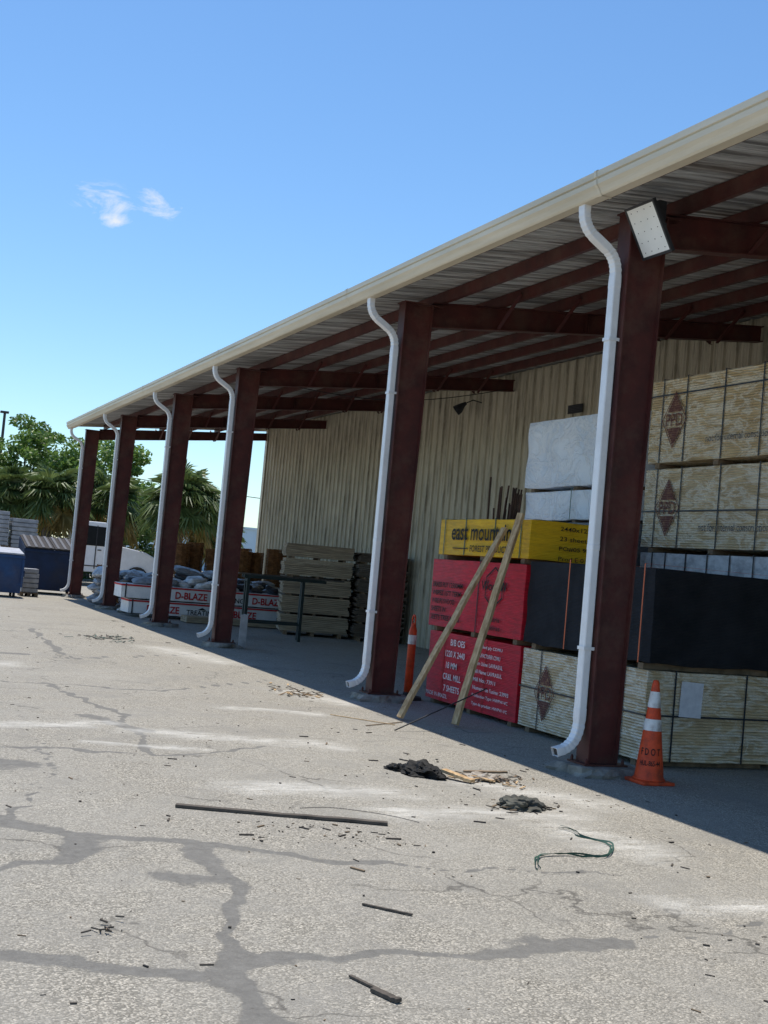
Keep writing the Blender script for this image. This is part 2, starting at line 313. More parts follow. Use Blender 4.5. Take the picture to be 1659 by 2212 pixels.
for y in seams[1:-1]:
    bm=bmesh.new();c=(5.72,5.18)
    rings(bm,[[Vector((c[0]+(x-c[0])*1.05,yy,c[1]+(z-c[1])*1.05)) for x,z in gp[1:12]] for yy in (y-.02,y+.02)],0,False)
    obj("gutter_joint",bm,cream,ware)
bm=bmesh.new()
vs=[bm.verts.new(p) for p in [(5.8,Y1r+.01,dz(5.8)-.08),(12.05,Y1r+.01,dz(12.05)-.08),(12.05,Y1r+.01,dz(12.05)+.08),(5.8,Y1r+.01,dz(5.8)+.08),(5.8,Y1r+.04,dz(5.8)-.08),(12.05,Y1r+.04,dz(12.05)-.08),(12.05,Y1r+.04,dz(12.05)+.08),(5.8,Y1r+.04,dz(5.8)+.08)]]
for qd in [(0,3,2,1),(4,5,6,7),(0,1,5,4),(1,2,6,5),(2,3,7,6),(3,0,4,7)]:bm.faces.new([vs[i] for i in qd])
obj("rake_trim",bm,cream,ware)
WX=11.95
bm=bmesh.new()
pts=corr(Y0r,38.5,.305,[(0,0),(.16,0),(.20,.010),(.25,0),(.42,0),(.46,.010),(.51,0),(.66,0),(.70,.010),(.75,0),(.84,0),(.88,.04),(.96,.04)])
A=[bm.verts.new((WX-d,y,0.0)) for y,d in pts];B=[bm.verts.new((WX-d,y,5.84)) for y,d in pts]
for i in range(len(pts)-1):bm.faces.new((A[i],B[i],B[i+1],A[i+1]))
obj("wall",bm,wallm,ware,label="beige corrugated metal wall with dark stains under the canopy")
bm=bmesh.new();pts2=corr(WX,32,.305,[(0,0),(.84,0),(.88,.03),(.96,.03)])
A=[bm.verts.new((x,38.5+d,0.0)) for x,d in pts2];B=[bm.verts.new((x,38.5+d,6.0+.06*(x-WX))) for x,d in pts2]
for i in range(len(pts2)-1):bm.faces.new((A[i],B[i],B[i+1],A[i+1]))
bx(bm,31.9,32,Y0r,38.5,0,7.2);bx(bm,WX+.02,31.9,Y0r,Y0r+.1,0,6.0)
obj("end_wall",bm,wallm,ware)
bm=bmesh.new()
vs=[bm.verts.new(p) for p in [(12.06,Y0r,5.96),(32.2,Y0r,7.25),(32.2,38.7,7.25),(12.06,38.7,5.96)]];bm.faces.new(vs)
obj("main_roof",bm,roof_top,ware)
bm=bmesh.new();bx(bm,WX-.055,WX-.042,38.36,38.56,0,5.84);bx(bm,WX-.042,WX+.1,38.54,38.56,0,5.84)
obj("corner_trim",bm,cream,ware)
bm=bmesh.new()
bx(bm,WX-.055,WX-.042,19.45,19.95,4.82,4.98)
for k in range(5):bx(bm,WX-.07,WX-.056,19.48,19.92,4.83+k*.03,4.842+k*.03)
obj("vent",bm,dark_metal,ware,label="dark louvred wall vent")
def ibeam_col(y,X0=6.19,w0=.31,w1=.40,z0=.1,z1=5.09,fl=.2):
    bm=bmesh.new();t=.014
    bx(bm,X0,X0+t,y-fl/2,y+fl/2,z0,z1)
    rings(bm,[[Vector(p) for p in ((X0+w-t,y-fl/2,z),(X0+w,y-fl/2,z),(X0+w,y+fl/2,z),(X0+w-t,y+fl/2,z))] for w,z in ((w0,z0),(w1,z1))])
    rings(bm,[[Vector(p) for p in ((X0+t,y-.055,z),(X0+w-t,y-.055,z),(X0+w-t,y-.045,z),(X0+t,y-.045,z))] for w,z in ((w0,z0),(w1,z1))])
    return bm
for i,y in enumerate(FRall):
    c=obj("column",ibeam_col(y),red_steel,ware,label="dark red steel canopy column")
    bm=bmesh.new();bx(bm,6.13,6.58,y-.15,y+.15,.085,.1)
    for a in (6.16,6.54):
        for b_ in (-.12,.12):lathe(bm,(a,y+b_,.1),[(.016,0),(.016,.03),(.006,.05)],6)
    obj("base_plate",bm,red_steel,c)
    bm=bmesh.new();bx(bm,6.17,6.72,y-.12,y+.12,5.092,5.105)
    obj("cap_plate",bm,red_steel,c)
    bm=bmesh.new();n=26;rs=[]
    for k,(s,z) in enumerate([(1.12,-.02),(1.08,.03),(.97,.078),(.84,.084)]):
        r=[]
        for j in range(n):
            a=2*math.pi*j/n;d=s*(1+.30*mn.noise(Vector((math.cos(a)*2.4,math.sin(a)*2.4+i*3,k*.5))))
            cx,sy=math.cos(a),math.sin(a);kk=1/max(abs(cx),abs(sy))**.7
            r.append(Vector((6.36+.34*d*cx*kk,y+.27*d*sy*kk,z)))
        rs.append(r)
    rings(bm,rs)
    obj("footing",bm,concrete,ware,label="rough concrete footing under the column")
    bm=bmesh.new();xa,xb=6.6,11.9
    def zt(X):return dz(X)-.17
    def zb(X):return zt(X)-(.33-.10*(X-xa)/(xb-xa))
    for (lo,hi,yy) in ((lambda X:zb(X),lambda X:zb(X)+.014,.07),(lambda X:zt(X)-.014,lambda X:zt(X),.07),(lambda X:zb(X)+.014,lambda X:zt(X)-.014,.006)):
        rings(bm,[[Vector((X,y-yy,lo(X))),Vector((X,y+yy,lo(X))),Vector((X,y+yy,hi(X))),Vector((X,y-yy,hi(X)))] for X in (xa,xb)])
    bx(bm,8.9,8.915,y-.07,y+.07,zb(8.9)+.02,zt(8.9)-.02);bx(bm,8.93,8.945,y-.07,y+.07,zb(8.9)+.02,zt(8.9)-.02)
    obj("rafter",bm,red_steel,ware)
for y in (14.69,):
    bm=bmesh.new()
    bx(bm,11.55,11.565,y-.1,y+.1,3.4,5.0);bx(bm,11.88,11.895,y-.1,y+.1,3.4,5.0);bx(bm,11.565,11.88,y-.006,y+.006,3.4,5.0)
    obj("wall_bracket",bm,red_steel,ware)
PX=[6.78,7.62,8.50,9.38,10.26,11.14]
for X in PX:
    bm=bmesh.new();z=dz(X)-.005
    bx(bm,X-.026,X+.026,Y0r,Y1r,z-.16,z-.154);bx(bm,X-.026,X-.021,Y0r,Y1r,z-.154,z-.01);bx(bm,X-.021,X+.026,Y0r,Y1r,z-.012,z-.006)
    bx(bm,X+.021,X+.026,Y0r,Y1r,z-.154,z-.14)
    obj("purlin",bm,red_steel,ware)
bm=bmesh.new();bx(bm,5.83,5.84,Y0r,Y1r,5.13,5.235);bx(bm,5.84,5.90,Y0r,Y1r,5.13,5.136)
obj("eave_angle",bm,red_steel,ware)
for y in FRall:
    for X in PX[1:6]:
        for s in (-1,1):
            bm=bmesh.new();z0=dz(X)-.2-.30
            strip(bm,(X-.06,y+s*.07,z0+.03),(X-.06,y+s*.62,dz(X)-.10),.05,.006);strip(bm,(X-.06,y+s*.07,z0+.05),(X-.06,y+s*.62,dz(X)-.08),.006,.045)
            obj("brace",bm,red_steel,ware)
def bez(p0,p1,p2,n):
    return [Vector(p0)*(1-t)**2+Vector(p1)*2*t*(1-t)+Vector(p2)*t*t for t in [k/n for k in range(n+1)]]
def spout(y):
    yv=lambda a,b:Vector((a,0,b))
    b1=bez(yv(5.755,5.03),yv(5.76,4.89),yv(5.87,4.82),12)
    b2=bez(yv(6.02,4.73),yv(6.13,4.66),yv(6.13,4.50),12)
    b3=bez(yv(6.13,.47),yv(6.13,.26),yv(5.97,.20),14)
    seq=[(yv(5.755,5.10),1,0)]+[(p,1,i%2) for i,p in enumerate(b1)]+[(p,1,i%2) for i,p in enumerate(b2)]
    seq+=[(yv(6.13,a),s,0) for a,s in ((4.44,1.05),(4.39,1.05),(4.385,1),(2.05,1),(2.045,1.05),(2.0,1.05),(1.995,1),(.58,1),(.575,1.05),(.52,1.05))]
    seq+=[(p,1.02,i%2) for i,p in enumerate(b3)]+[(yv(5.90,.18),1.03,0)]
    sec=[(-.05,-.03),(-.044,-.038),(-.02,-.038),(-.016,-.034),(-.004,-.034),(0,-.038),(.004,-.034),(.016,-.034),(.02,-.038),(.044,-.038),(.05,-.03),(.05,.03),(.044,.038),(-.044,.038),(-.05,.03)]
    P=[s[0] for s in seq];rs=[]
    for i,(p,s,o) in enumerate(seq):
        t=(P[min(i+1,len(P)-1)]-P[max(i-1,0)]);t.normalize()
        n=Vector((t.z,0,-t.x));s2=s*(.92 if o else 1.0)
        rs.append([Vector((p.x,y,p.z))+n*(v*s2)+Vector((0,u*s2,0)) for u,v in sec])
    bm=bmesh.new();V=rings(bm,rs,0,False)
    e=rs[-1];d=(P[-2]-P[-1]).normalized()*.02;cc=sum(e,Vector())/len(e)
    f=bm.faces.new([bm.verts.new(cc+(v-cc)*.9+d) for v in e]);f.material_index=1  # dark face set in the mouth, painted shade of the hollow pipe
    i0=[bm.verts.new(cc+(v-cc)*.93) for v in e];n=len(e)
    for j in range(n):bm.faces.new((V[-1][j],V[-1][(j+1)%n],i0[(j+1)%n],i0[j]))
    o=obj("downspout",bm,[white_paint,dark_metal],ware,label="white aluminium downspout with crimped elbows")
    for z in (3.9,1.1):
        bm=bmesh.new();rings(bm,[[Vector(p) for p in ((6.19,y-.058,zz),(6.083,y-.058,zz),(6.083,y+.058,zz),(6.19,y+.058,zz),(6.19,y+.053,zz),(6.088,y+.053,zz),(6.088,y-.053,zz),(6.19,y-.053,zz))] for zz in (z,z+.03)])
        obj("bracket",bm,white_paint,o)
for y in FR:spout(y)
# ------------------------------------------------------------------ lights
def flood(center,t,w,h_,label):
    c=Vector(center);L_=Vector((math.sin(t),0,-math.cos(t)));S=Vector((0,1,0));Nn=Vector((-math.cos(t),0,-math.sin(t)))
    m=Matrix(((S.x,L_.x,Nn.x,c.x),(S.y,L_.y,Nn.y,c.y),(S.z,L_.z,Nn.z,c.z),(0,0,0,1)))
    th=thing("flood_light",c,label,"flood light")
    bm=bmesh.new();bx(bm,-w/2,w/2,-h_/2,h_/2,-.022,0,0,m)
    for k in range(9):bx(bm,-w/2+.06+k*(w-.12)/8-.004,-w/2+.06+k*(w-.12)/8+.004,-h_/2+.08,h_/2-.08,-.055,-.022,0,m)
    bx(bm,-w/2,-w/2+.022,-h_/2,h_/2,0,.012,0,m);bx(bm,w/2-.022,w/2,-h_/2,h_/2,0,.012,0,m);bx(bm,-w/2+.022,w/2-.022,-h_/2,-h_/2+.022,0,.012,0,m);bx(bm,-w/2+.022,w/2-.022,h_/2-.022,h_/2,0,.012,0,m)
    obj("housing",bm,dark_metal,th)
    bm=bmesh.new();bx(bm,-w/2+.024,w/2-.024,-h_/2+.024,h_/2-.024,.001,.008,0,m)
    for sx in (-1,-.35,.35,1):
        for sy in (-1,-.5,0,.5,1):bx(bm,sx*(w*.33)-.004,sx*(w*.33)+.004,sy*h_*.38-.004,sy*h_*.38+.004,.008,.010,1,m)
    obj("lens",bm,[lens,dark_metal],th)
    return th
th=flood((6.22,9.30,4.87),math.radians(30),.44,.49,"rectangular flood light with white lens on the column top")
bm=bmesh.new();strip(bm,(6.26,9.32,4.88),(6.42,9.45,5.02),.05,.02);bx(bm,6.38,6.46,9.40,9.54,4.95,5.2);strip(bm,(6.25,9.10,4.88),(6.42,9.42,5.0),.03,.02)
obj("bracket",bm,dark_metal,th)
th=thing("wall_lamp",(11.8,23.5,5.2),"small dark bell-shaped lamp hanging near the wall","lamp")
bm=bmesh.new();tube(bm,[(11.93,23.5,5.35),(11.7,23.5,5.38),(11.55,23.5,5.3)],.012,6);obj("arm",bm,dark_metal,th)
bm=bmesh.new();tube(bm,[(11.38,23.62,5.12),(11.43,23.58,5.17),(11.50,23.53,5.26),(11.55,23.5,5.3)],[.11,.10,.05,.03],14);obj("lamp_shade",bm,dark_metal,th)
bm=bmesh.new();tube(bm,[(7.2+k*.35,22.3-.3*k*.2,4.95-.25*math.sin(k*math.pi/12)+.035*k) for k in range(13)],.008,5)
obj("cable",bm,dark_metal,ware)
# ------------------------------------------------------------------ sheet bundles
def bundle(x0,x1,y0,y1,z0,z1,mat,label,name="plywood_bundle",cat="plywood bundle",straps=(),hstraps=(),sm=strap_dark,skid=.06,txt=None,drape=False,ystraps=(),group="sheet bundles stacked under the canopy"):
    th=thing(name,((x0+x1)/2,(y0+y1)/2,z0),label,cat,group)
    bm=bmesh.new();zz=z0+skid
    bx(bm,x0,x1,y0,y1,zz,z1)
    bmesh.ops.subdivide_edges(bm,edges=bm.edges[:],cuts=11,use_grid_fill=True)
    amp=.026 if drape else .008
    for v in bm.verts:
        p=v.co.copy();n=mn.noise_vector(p*3.1)
        v.co+=n*amp*(.4 if drape and p.z>z1-.02 else 1)
        if drape: v.co.x+= -.016*abs(mn.noise(Vector((p.y*6,p.z*.8,p.x))));v.co.y+=-.02*abs(mn.noise(Vector((p.x*6,p.z*.8,p.y)))) if p.y<y0+.01 else 0
    obj("sheets",bm,mat,th,bevel=.006,smooth=drape)
    if skid:
        for k in range(3):
            yy=y0+.12+k*(y1-y0-.34)/2
            bm=bmesh.new();bx(bm,x0+.02,x1-.02,yy,yy+.09,z0,zz);obj("skid",bm,wood_skid,th,bevel=.004)
    def band(a,w,axis_):
        bm=bmesh.new();e=.014+(.026 if drape else 0);t=.002
        if axis_=='y':
            bx(bm,x0-e,x0-e+t,a,a+w,zz,z1+e);bx(bm,x1+e-t,x1+e,a,a+w,zz,z1+e);bx(bm,x0-e+t,x1+e-t,a,a+w,z1+e-t,z1+e)
        elif axis_=='x':
            bx(bm,a,a+w,y0-e,y0-e+t,zz,z1+e);bx(bm,a,a+w,y1+e-t,y1+e,zz,z1+e);bx(bm,a,a+w,y0-e+t,y1+e-t,z1+e-t,z1+e)
        else:
            e+=.003;bx(bm,x0-e,x0-e+t,y0-e,y1+e,a,a+w);bx(bm,x0-e+t,x1+e,y0-e,y0-e+t,a,a+w);bx(bm,x0-e+t,x1+e,y1+e-t,y1+e,a,a+w)
        obj("strap",bm,sm,th)
    for s in straps:band(y0+(y1-y0)*s,.018,'y')
    for s in ystraps:band(x0+(x1-x0)*s,.018,'x')
    for s in hstraps:band(zz+(z1-zz)*s,.018,'z')
    if txt:
        bm=bmesh.new();mats=txt(bm,x0,x1,y0,y1,zz,z1);obj("lettering",bm,mats,th)
    return th
GX=7.08;E=.021
def hexo(bm,X,Y,Z,r,t,mi,n=6,sy=1,sz=1,rot=0,e=.021):
    for k in range(n):
        a=2*math.pi*k/n+rot;b_=2*math.pi*(k+1)/n+rot
        P=[(r*math.cos(a),r*math.sin(a)),(r*math.cos(b_),r*math.sin(b_)),((r-t)*math.cos(b_),(r-t)*math.sin(b_)),((r-t)*math.cos(a),(r-t)*math.sin(a))]
        f=bm.faces.new([bm.verts.new((X-e,Y-u*sy,Z+v*sz)) for u,v in P]);f.material_index=mi
def t_redlow(bm,x0,x1,y0,y1,z0,z1):
    L_=["B/B OES","1220 X 2440","18 MM","CR&L MILL","7 SHEETS"]
    for i,(s,w) in enumerate(zip(L_,[.40,.54,.30,.50,.44])):
        text(bm,s,fX(x0,y1-[.66,.54,.58,.52,.56][i],z1-.15-i*.145,E),w,.08,0,.016)
    text(bm,"MADE IN BRAZIL",fX(x0,y1-.06,z0+.05,E),.62,.05,0,.006)
    R=["Certified ply CDMU","MANUFACTURER CDMU","Nom Usine: LAVRASUL","Mill Name: LAVRASUL","Mill No.: 73911","Numero de l'usine: 23993","Production Type: HWPW-VC","Type de produit: HWPW-VC"]
    for i,s in enumerate(R):
        text(bm,s,fX(x0,y0+1.06,z1-.12-i*.098,E),.044*len(s)*.85,.048,0,.012)
    return [ink_white]
def t_redup(bm,x0,x1,y0,y1,z0,z1):
    for i,(s,w) in enumerate([("BRASS PLY 12500MM",.86),("WBPEZ 15\"T TERM",.82),("WIRE PLYWOOD",.66),("SHEETS IN",.42),("SEETS TRES MILLS",.84)]):
        text(bm,s,fX(x0,y1-.08,z1-.36-i*.105,E),w,.066,0,.020)
    hexo(bm,x0,y0+.70,z1-.3,.25,.022,0,rot=math.pi/6)
    text(bm,"WoodW",fX(x0,y0+1.02,z1-.34,E+.001),.64,.11,0,.016)
    text(bm,"Madeiras",fX(x0,y0+.92,z0+.06,E),.44,.06,0,.01)
    text(bm,"Indústria",fX(x0,y0+.90,z0+.16,E),.40,.055,0,.01)
    return [ink_black]
def t_yel(bm,x0,x1,y0,y1,z0,z1):
    text(bm,"east mountain",fX(x0,y1-.38,z0+.19,E),1.58,.20,0,.012)
    text(bm,"FOREST PRODUCTS",fX(x0,y1-.92,z0+.05,E),1.02,.080,0,.012)
    f=bm.faces.new([bm.verts.new((x0-E,y1-.44-u,z0+.08+v)) for u,v in ((0,0),(.42,0),(.42,.014),(0,.014))])
    for i,(s,w) in enumerate([("2440x1220",.46),("23 sheets",.40),("PO#05 9",.36),("Prod E 0",.34)]):
        text(bm,s,fY(x0+.38,y0,z1-.10-i*.115,E),w,.05,0,.003)
    return [ink_black]
def t_ppd(yc,zf,txt=True,s=.33):
    def f_(bm,x0,x1,y0,y1,z0,z1):
        Y=y1-yc;Z=z0+(z1-z0)*zf;n=23
        for k in range(n):
            z=-s+2*s*(k+.5)/n;hw=(s-abs(z))*.64
            if abs(z)<.30*s:continue
            f=bm.faces.new([bm.verts.new((x0-E,Y-u,Z+v)) for u,v in ((-hw,z-s/n*.95),(hw,z-s/n*.95),(hw,z+s/n*.95),(-hw,z+s/n*.95))])
        hexo(bm,x0,Y,Z,s*1.1,s*.08,0,n=4,sy=.7,e=E)
        text(bm,"PPD",fX(x0,Y+.17*s/.33,Z-.08*s/.33,E),.34*s/.33,.16*s/.33,0,.012)
        if txt:text(bm,"not for internal construction use",fX(x0,y1-1.12,z0+.2,E),1.36,.085,1,.004)
        return [ink_brown,ink_grey]
    return f_
bundle(GX,8.3,12.47,14.88,0,.93,red_paint,"red painted plywood bundle with white stencilled lettering on the pavement",straps=(.33,.8),txt=t_redlow,sm=ink_red)
bundle(GX-.03,8.27,12.44,14.90,.935,1.86,red_paint,"red painted plywood bundle with black lettering, stacked in the middle",straps=(.45,),txt=t_redup,sm=strap_dark)
bundle(GX,8.3,12.47,14.84,1.865,2.38,yellow_paint,"yellow plywood bundle with bold black lettering on top of red ones",straps=(.08,.35,.68,.93),txt=t_yel,sm=strap_green)
pb=bundle(GX,8.62,10.0,12.40,0,.92,ply_film2,"film wrapped plywood bundle with a brown diamond emblem",straps=(.15,.5,.82),ystraps=(.2,.75),hstraps=(.5,),txt=t_ppd(.55,.48,False,.28))
bundle(GX,8.62,10.0,12.40,.925,1.90,black_cloth,"bundle wrapped in black woven sheet",name="wrapped_bundle",cat="wrapped bundle",straps=(.05,.62),sm=strap_orange,drape=True)
bm=bmesh.new()
f=bm.faces.new([bm.verts.new((7.45+u,10.0-.024,.50+v)) for u,v in ((0,0),(.26,-.01),(.27,.33),(.01,.34))])
obj("notice_sheet",bm,paper,pb,label="white paper notice taped to the bundle")
RX=8.75
bundle(RX,10.0,10.1,12.70,0,.93,ply_side,"plain plywood bundle with dark straps at the bottom of a stack",straps=(.2,.8),ystraps=(.3,.7),hstraps=(.5,))
bundle(RX,10.0,10.1,12.70,.935,1.75,grey_ply,"grey sheet bundle stacked behind black wrapped one",straps=(.2,.5,.8))
bundle(RX,10.0,10.1,12.70,1.755,2.14,white_layer,"thin white wrapped sheet bundle under film wrapped plywood",straps=(.1,.2,.35,.5,.65,.8,.9),sm=strap_dark)
bundle(RX,10.0,10.1,12.72,2.145,3.14,ply_film2,"film wrapped plywood bundle with brown diamond emblem and grey lettering",straps=(.2,.45,.72,.9),hstraps=(.45,),txt=t_ppd(.5,.5,True,.31))
bundle(RX-.05,9.95,10.1,12.64,3.145,4.20,ply_film,"film wrapped plywood bundle with emblem at the top of the stack",straps=(.2,.45,.72,.9),hstraps=(.8,),txt=t_ppd(.5,.5,True,.31))
for (a,b2,mt) in ((0,.93,ply_side),(.935,1.7,ply_side),(1.705,2.5,grey_ply)):
    bundle(RX,10.0,13.05,15.6,a,b2,mt,"plywood bundle low in the stack behind the red bundles",straps=(.3,.7))
bundle(RX,10.0,13.05,15.62,2.505,2.93,white_film,"low bundle under white crumpled plastic sheet",name="wrapped_bundle",cat="wrapped bundle",drape=True,sm=strap_green,straps=(.3,.5),skid=.03)
bundle(RX,10.0,13.05,15.66,2.935,3.93,white_film,"tall bundle in white plastic sheet at the top of a stack",name="wrapped_bundle",cat="wrapped bundle",drape=True,sm=white_paint,straps=(),skid=.05)
bm=bmesh.new()
for k in range(22):
    x=8.55+random.random()*.28;y=15.95+random.random()*.6
    tube(bm,[(x,y,0),(x+random.uniform(-.12,.2),y+random.uniform(-.35,.2),random.uniform(2.6,3.3))],.014,5)
obj("rod_bundle",bm,M("dark_rusty_rods",(.10,.05,.03),(.05,.03,.02)),label="bundle of rusty steel rods standing upright beside plywood stacks",cat="steel rods")
def plank(p,q_,w,t,mat,label,name="plank",group=None):
    bm=bmesh.new();p=Vector(p);q_=Vector(q_);n=10
    d=(q_-p);l=d.length;d.normalize();u=d.cross(Vector((0,0,1)));u.normalize();v=u.cross(d)
    k=min(1,w/.08);rs=[]
    for i in range(n+1):
        c=p+d*l*i/n+u*.012*k*mn.noise(Vector((i*.7,l,1)))+v*.008*k*mn.noise(Vector((i*.7,l,5)))
        rs.append([c+u*a*w/2+v*b_*t/2 for a,b_ in ((-1,-1),(1,-1),(1,1),(-1,1))])
    rings(bm,rs);return obj(name,bm,mat,label=label,cat="plank",group=group,bevel=.002)
plank((5.80,12.80,.03),(7.02,12.98,2.27),.09,.04,wood_new,"raw pine plank leaning on red plywood bundle",group="planks leaning on the red bundles")
plank((6.28,12.38,.03),(7.00,12.58,2.44),.09,.04,wood_new,"raw pine plank leaning steeply on yellow bundle",group="planks leaning on the red bundles")
plank((2.10,8.02,.012),(3.38,7.50,.012),.055,.018,wood_grey,"weathered grey board lying flat on the pavement")
plank((2.02,4.72,.008),(2.09,4.50,.008),.016,.010,wood_grey,"short broken stick on the pavement")
plank((2.05,4.55,.010),(2.10,4.41,.012),.032,.016,wood_grey,"small dark wood offcut on the pavement")
plank((2.48,5.72,.008),(2.66,5.52,.008),.014,.010,wood_grey,"thin splinter of wood on the pavement")
plank((5.05,13.0,.008),(5.55,12.35,.008),.012,.008,wood_new,"thin pale stake on the pavement")
plank((5.15,12.2,.008),(5.75,12.6,.008),.012,.008,wood_skid,"thin brown stake on the pavement")
plank((5.35,11.9,.01),(6.6,12.3,.45),.012,.012,dark_metal,"thin dark rod propped against plywood",name="rod")
def cone(x,y):
    th=thing("traffic_cone",(x,y,0),"dirty orange traffic cone with two white collars, beside the column","traffic cone")
    bm=bmesh.new();bx(bm,x-.165,x+.165,y-.165,y+.165,0,.03);obj("base",bm,orange,th,bevel=.01)
    H=.90;r=lambda z:.130-(.130-.028)*(z-.035)/(H-.035)
    bm=bmesh.new();lathe(bm,(x,y,0),[(.145,.031),(.138,.045)]+[(r(z),z) for z in (.06,.3,.6,.86)]+[(.024,.895),(.016,.90)],28);obj("cone_body",bm,orange,th,smooth=True)
    for a,b_ in ((.46,.56),(.66,.80)):
        bm=bmesh.new();lathe(bm,(x,y,0),[(r(a)+.003,a),(r(b_)+.003,b_)],28,0,False);obj("collar",bm,collar_w,th,smooth=True)
    bm=bmesh.new();az=math.atan2(-y,-x)
    def cf(w,z0):
        def f_(u,v):
            z=z0+v;rr=r(z)+.004;a=az+(u-w/2)/rr;return Vector((x+rr*math.cos(a),y+rr*math.sin(a),z))
        return f_
    text(bm,"F D O T",cf(.18,.25),.18,.06,0,.012);text(bm,"HUL-865-44",cf(.19,.16),.19,.045,0,.008);obj("lettering",bm,ink_black,th)
cone(6.62,9.22)
th=thing("delineator_post",(6.86,14.95,0),"tall orange delineator post with loop handle, beside the column","traffic post")
bm=bmesh.new();lathe(bm,(6.86,14.95,0),[(.055,.05),(.052,.9),(.035,.95),(.03,1.0)],16);tube(bm,[(6.86,14.95+.045*math.cos(a),1.03+.07*math.sin(a)) for a in [math.pi*2*k/12 for k in range(13)]],.013,6)
obj("post",bm,orange,th,smooth=True)
bm=bmesh.new();lathe(bm,(6.86,14.95,0),[(.2,0),(.19,.04),(.07,.06),(.056,.1)],8);obj("base",bm,rubber,th)
bm=bmesh.new();lathe(bm,(6.86,14.95,0),[(.0565,.72),(.0562,.84)],16,0,False);obj("collar",bm,collar_w,th)
# ------------------------------------------------------------------ crumpled debris
def crumple(name,c,sx,sy,h,mat,label,cat,seed,sub=5,rough_=1.0):
    bm=bmesh.new();bmesh.ops.create_icosphere(bm,subdivisions=sub,radius=1)
    o=Vector((seed*3.1,seed*1.7,seed))
    for v in bm.verts:
        p=v.co.copy();f1=1-abs(mn.noise(p*1.9+o))*2.4;f2=1-abs(mn.noise(p*4.1+o))*2.2
        d=1+.45*mn.noise(p*1.1+o)+rough_*(.28*f1+.12*f2)
        z=p.z*d*(.75+.5*mn.noise(Vector((p.x*2.5,p.y*2.5,seed))))
        v.co=Vector((c[0]+p.x*d*sx,c[1]+p.y*d*sy,.004+max(0,z+.05)*h))
    bmesh.ops.remove_doubles(bm,verts=bm.verts,dist=.0006)
    return obj(name,bm,mat,label=label,cat=cat)
tarp_m=M("dusty_black_plastic",(.007,.0075,.008),(.018,.018,.018),scale=6,rough=.65,bump=.3,spec=.15)
crumple("tarp",(4.52,9.42),.13,.20,.09,tarp_m,"crumpled black tarp scrap on the pavement","tarp",1)
crumple("tarp",(4.40,9.60),.09,.12,.05,tarp_m,"smaller black tarp scrap on the pavement","tarp",7)
crumple("plastic_sheet",(5.02,9.25),.14,.12,.04,M("dirty_plastic",(.50,.45,.38),(.16,.12,.09),scale=9,rough=.4,bump=.8),"torn dirty plastic sheet on the pavement","plastic sheet",2)
crumple("rag",(4.72,8.12),.13,.15,.07,M("olive_rag",(.12,.118,.095),(.05,.05,.045),scale=9,rough=.9,bump=.5),"crumpled grey-green rag on the pavement","rag",3)
plank((4.64,9.28,.06),(4.78,9.02,.02),.07,.025,wood_new,"short splintered pine offcut among the rubbish")
plank((4.90,9.42,.03),(5.25,9.30,.05),.05,.015,wood_skid,"strip of brown wood in the rubbish")
plank((4.86,9.30,.03),(4.98,9.05,.02),.04,.012,wood_new,"small pale wood strip in the rubbish")
R=random.Random(21)
def heap(cx,cy,rx,ry,n,mats,label,ls=1):
    bm=bmesh.new()
    for k in range(n):
        x=cx+R.gauss(0,rx);y=cy+R.gauss(0,ry);a=R.uniform(0,3.14);l=R.uniform(.03,.16)*ls;w=R.uniform(.006,.03)*ls
        mt=Matrix.Translation((x,y,R.uniform(.002,.025)))@Matrix.Rotation(a,4,'Z')@Matrix.Rotation(R.uniform(-.25,.25),4,'Y')
        bx(bm,-l/2,l/2,-w/2,w/2,0,.006,R.randrange(len(mats)),mt)
    obj("rubbish_heap",bm,mats,label=label,cat="rubbish",kind="stuff")
heap(4.4,22.5,.28,.35,70,[wood_grey,rubber,strap_green],"loose heap of dark straps and scraps on the pavement")
heap(5.35,15.1,.14,.30,60,[wood_skid,wood_grey,wood_new],"loose heap of brown wood scraps on the pavement")
heap(5.0,9.2,.16,.13,60,[wood_skid,wood_grey,wood_new],"splinters and scraps around the tarp",.8)
heap(4.75,8.02,.18,.08,22,[wood_grey,wood_skid],"splinters and scraps around the rag",.7)
heap(1.15,5.45,.05,.05,14,[wood_skid,wood_grey],"small cluster of bark scraps near a crack",.35)
def cat(P,n=8):
    out=[]
    P=[Vector((p[0],p[1],p[2] if len(p)>2 else 0)) for p in P]
    for i in range(len(P)-1):
        a,b_,c_,d=[P[min(max(j,0),len(P)-1)] for j in (i-1,i,i+1,i+2)]
        for k in range(n):
            t=k/n;out.append(.5*((2*b_)+(-a+c_)*t+(2*a-5*b_+4*c_-d)*t*t+(-a+3*b_-3*c_+d)*t**3))
    return out
ctrl=[(4.62,7.42),(4.66,7.30),(4.60,7.12),(4.70,6.95),(4.62,6.78),(4.46,6.60),(4.34,6.60),(4.2,6.66),(4.0,6.62),(3.86,6.42),(3.80,6.28)]
bm=bmesh.new()
for off in (0,.03):
    P=cat(ctrl);rs=[]
    pp=[Vector((p.x+off,p.y+off*.6,.008+.010*abs(math.sin(i*.25+off*40)))) for i,p in enumerate(P)]
    for i,p in enumerate(pp):
        t=(pp[min(i+1,len(pp)-1)]-pp[max(i-1,0)]).normalized();u=t.cross(Vector((0,0,1))).normalized();w=(u*math.cos(i*.1)+Vector((0,0,1))*math.sin(i*.1))*.0055;v=Vector((0,0,.001))
        rs.append([p-w-v,p+w-v,p+w+v,p-w+v])
    rings(bm,rs)
obj("strapping",bm,M("dull_green_strapping",(.025,.08,.06),(.04,.09,.07),bump=0),label="loop of loose dark green strapping on the pavement",cat="strapping")
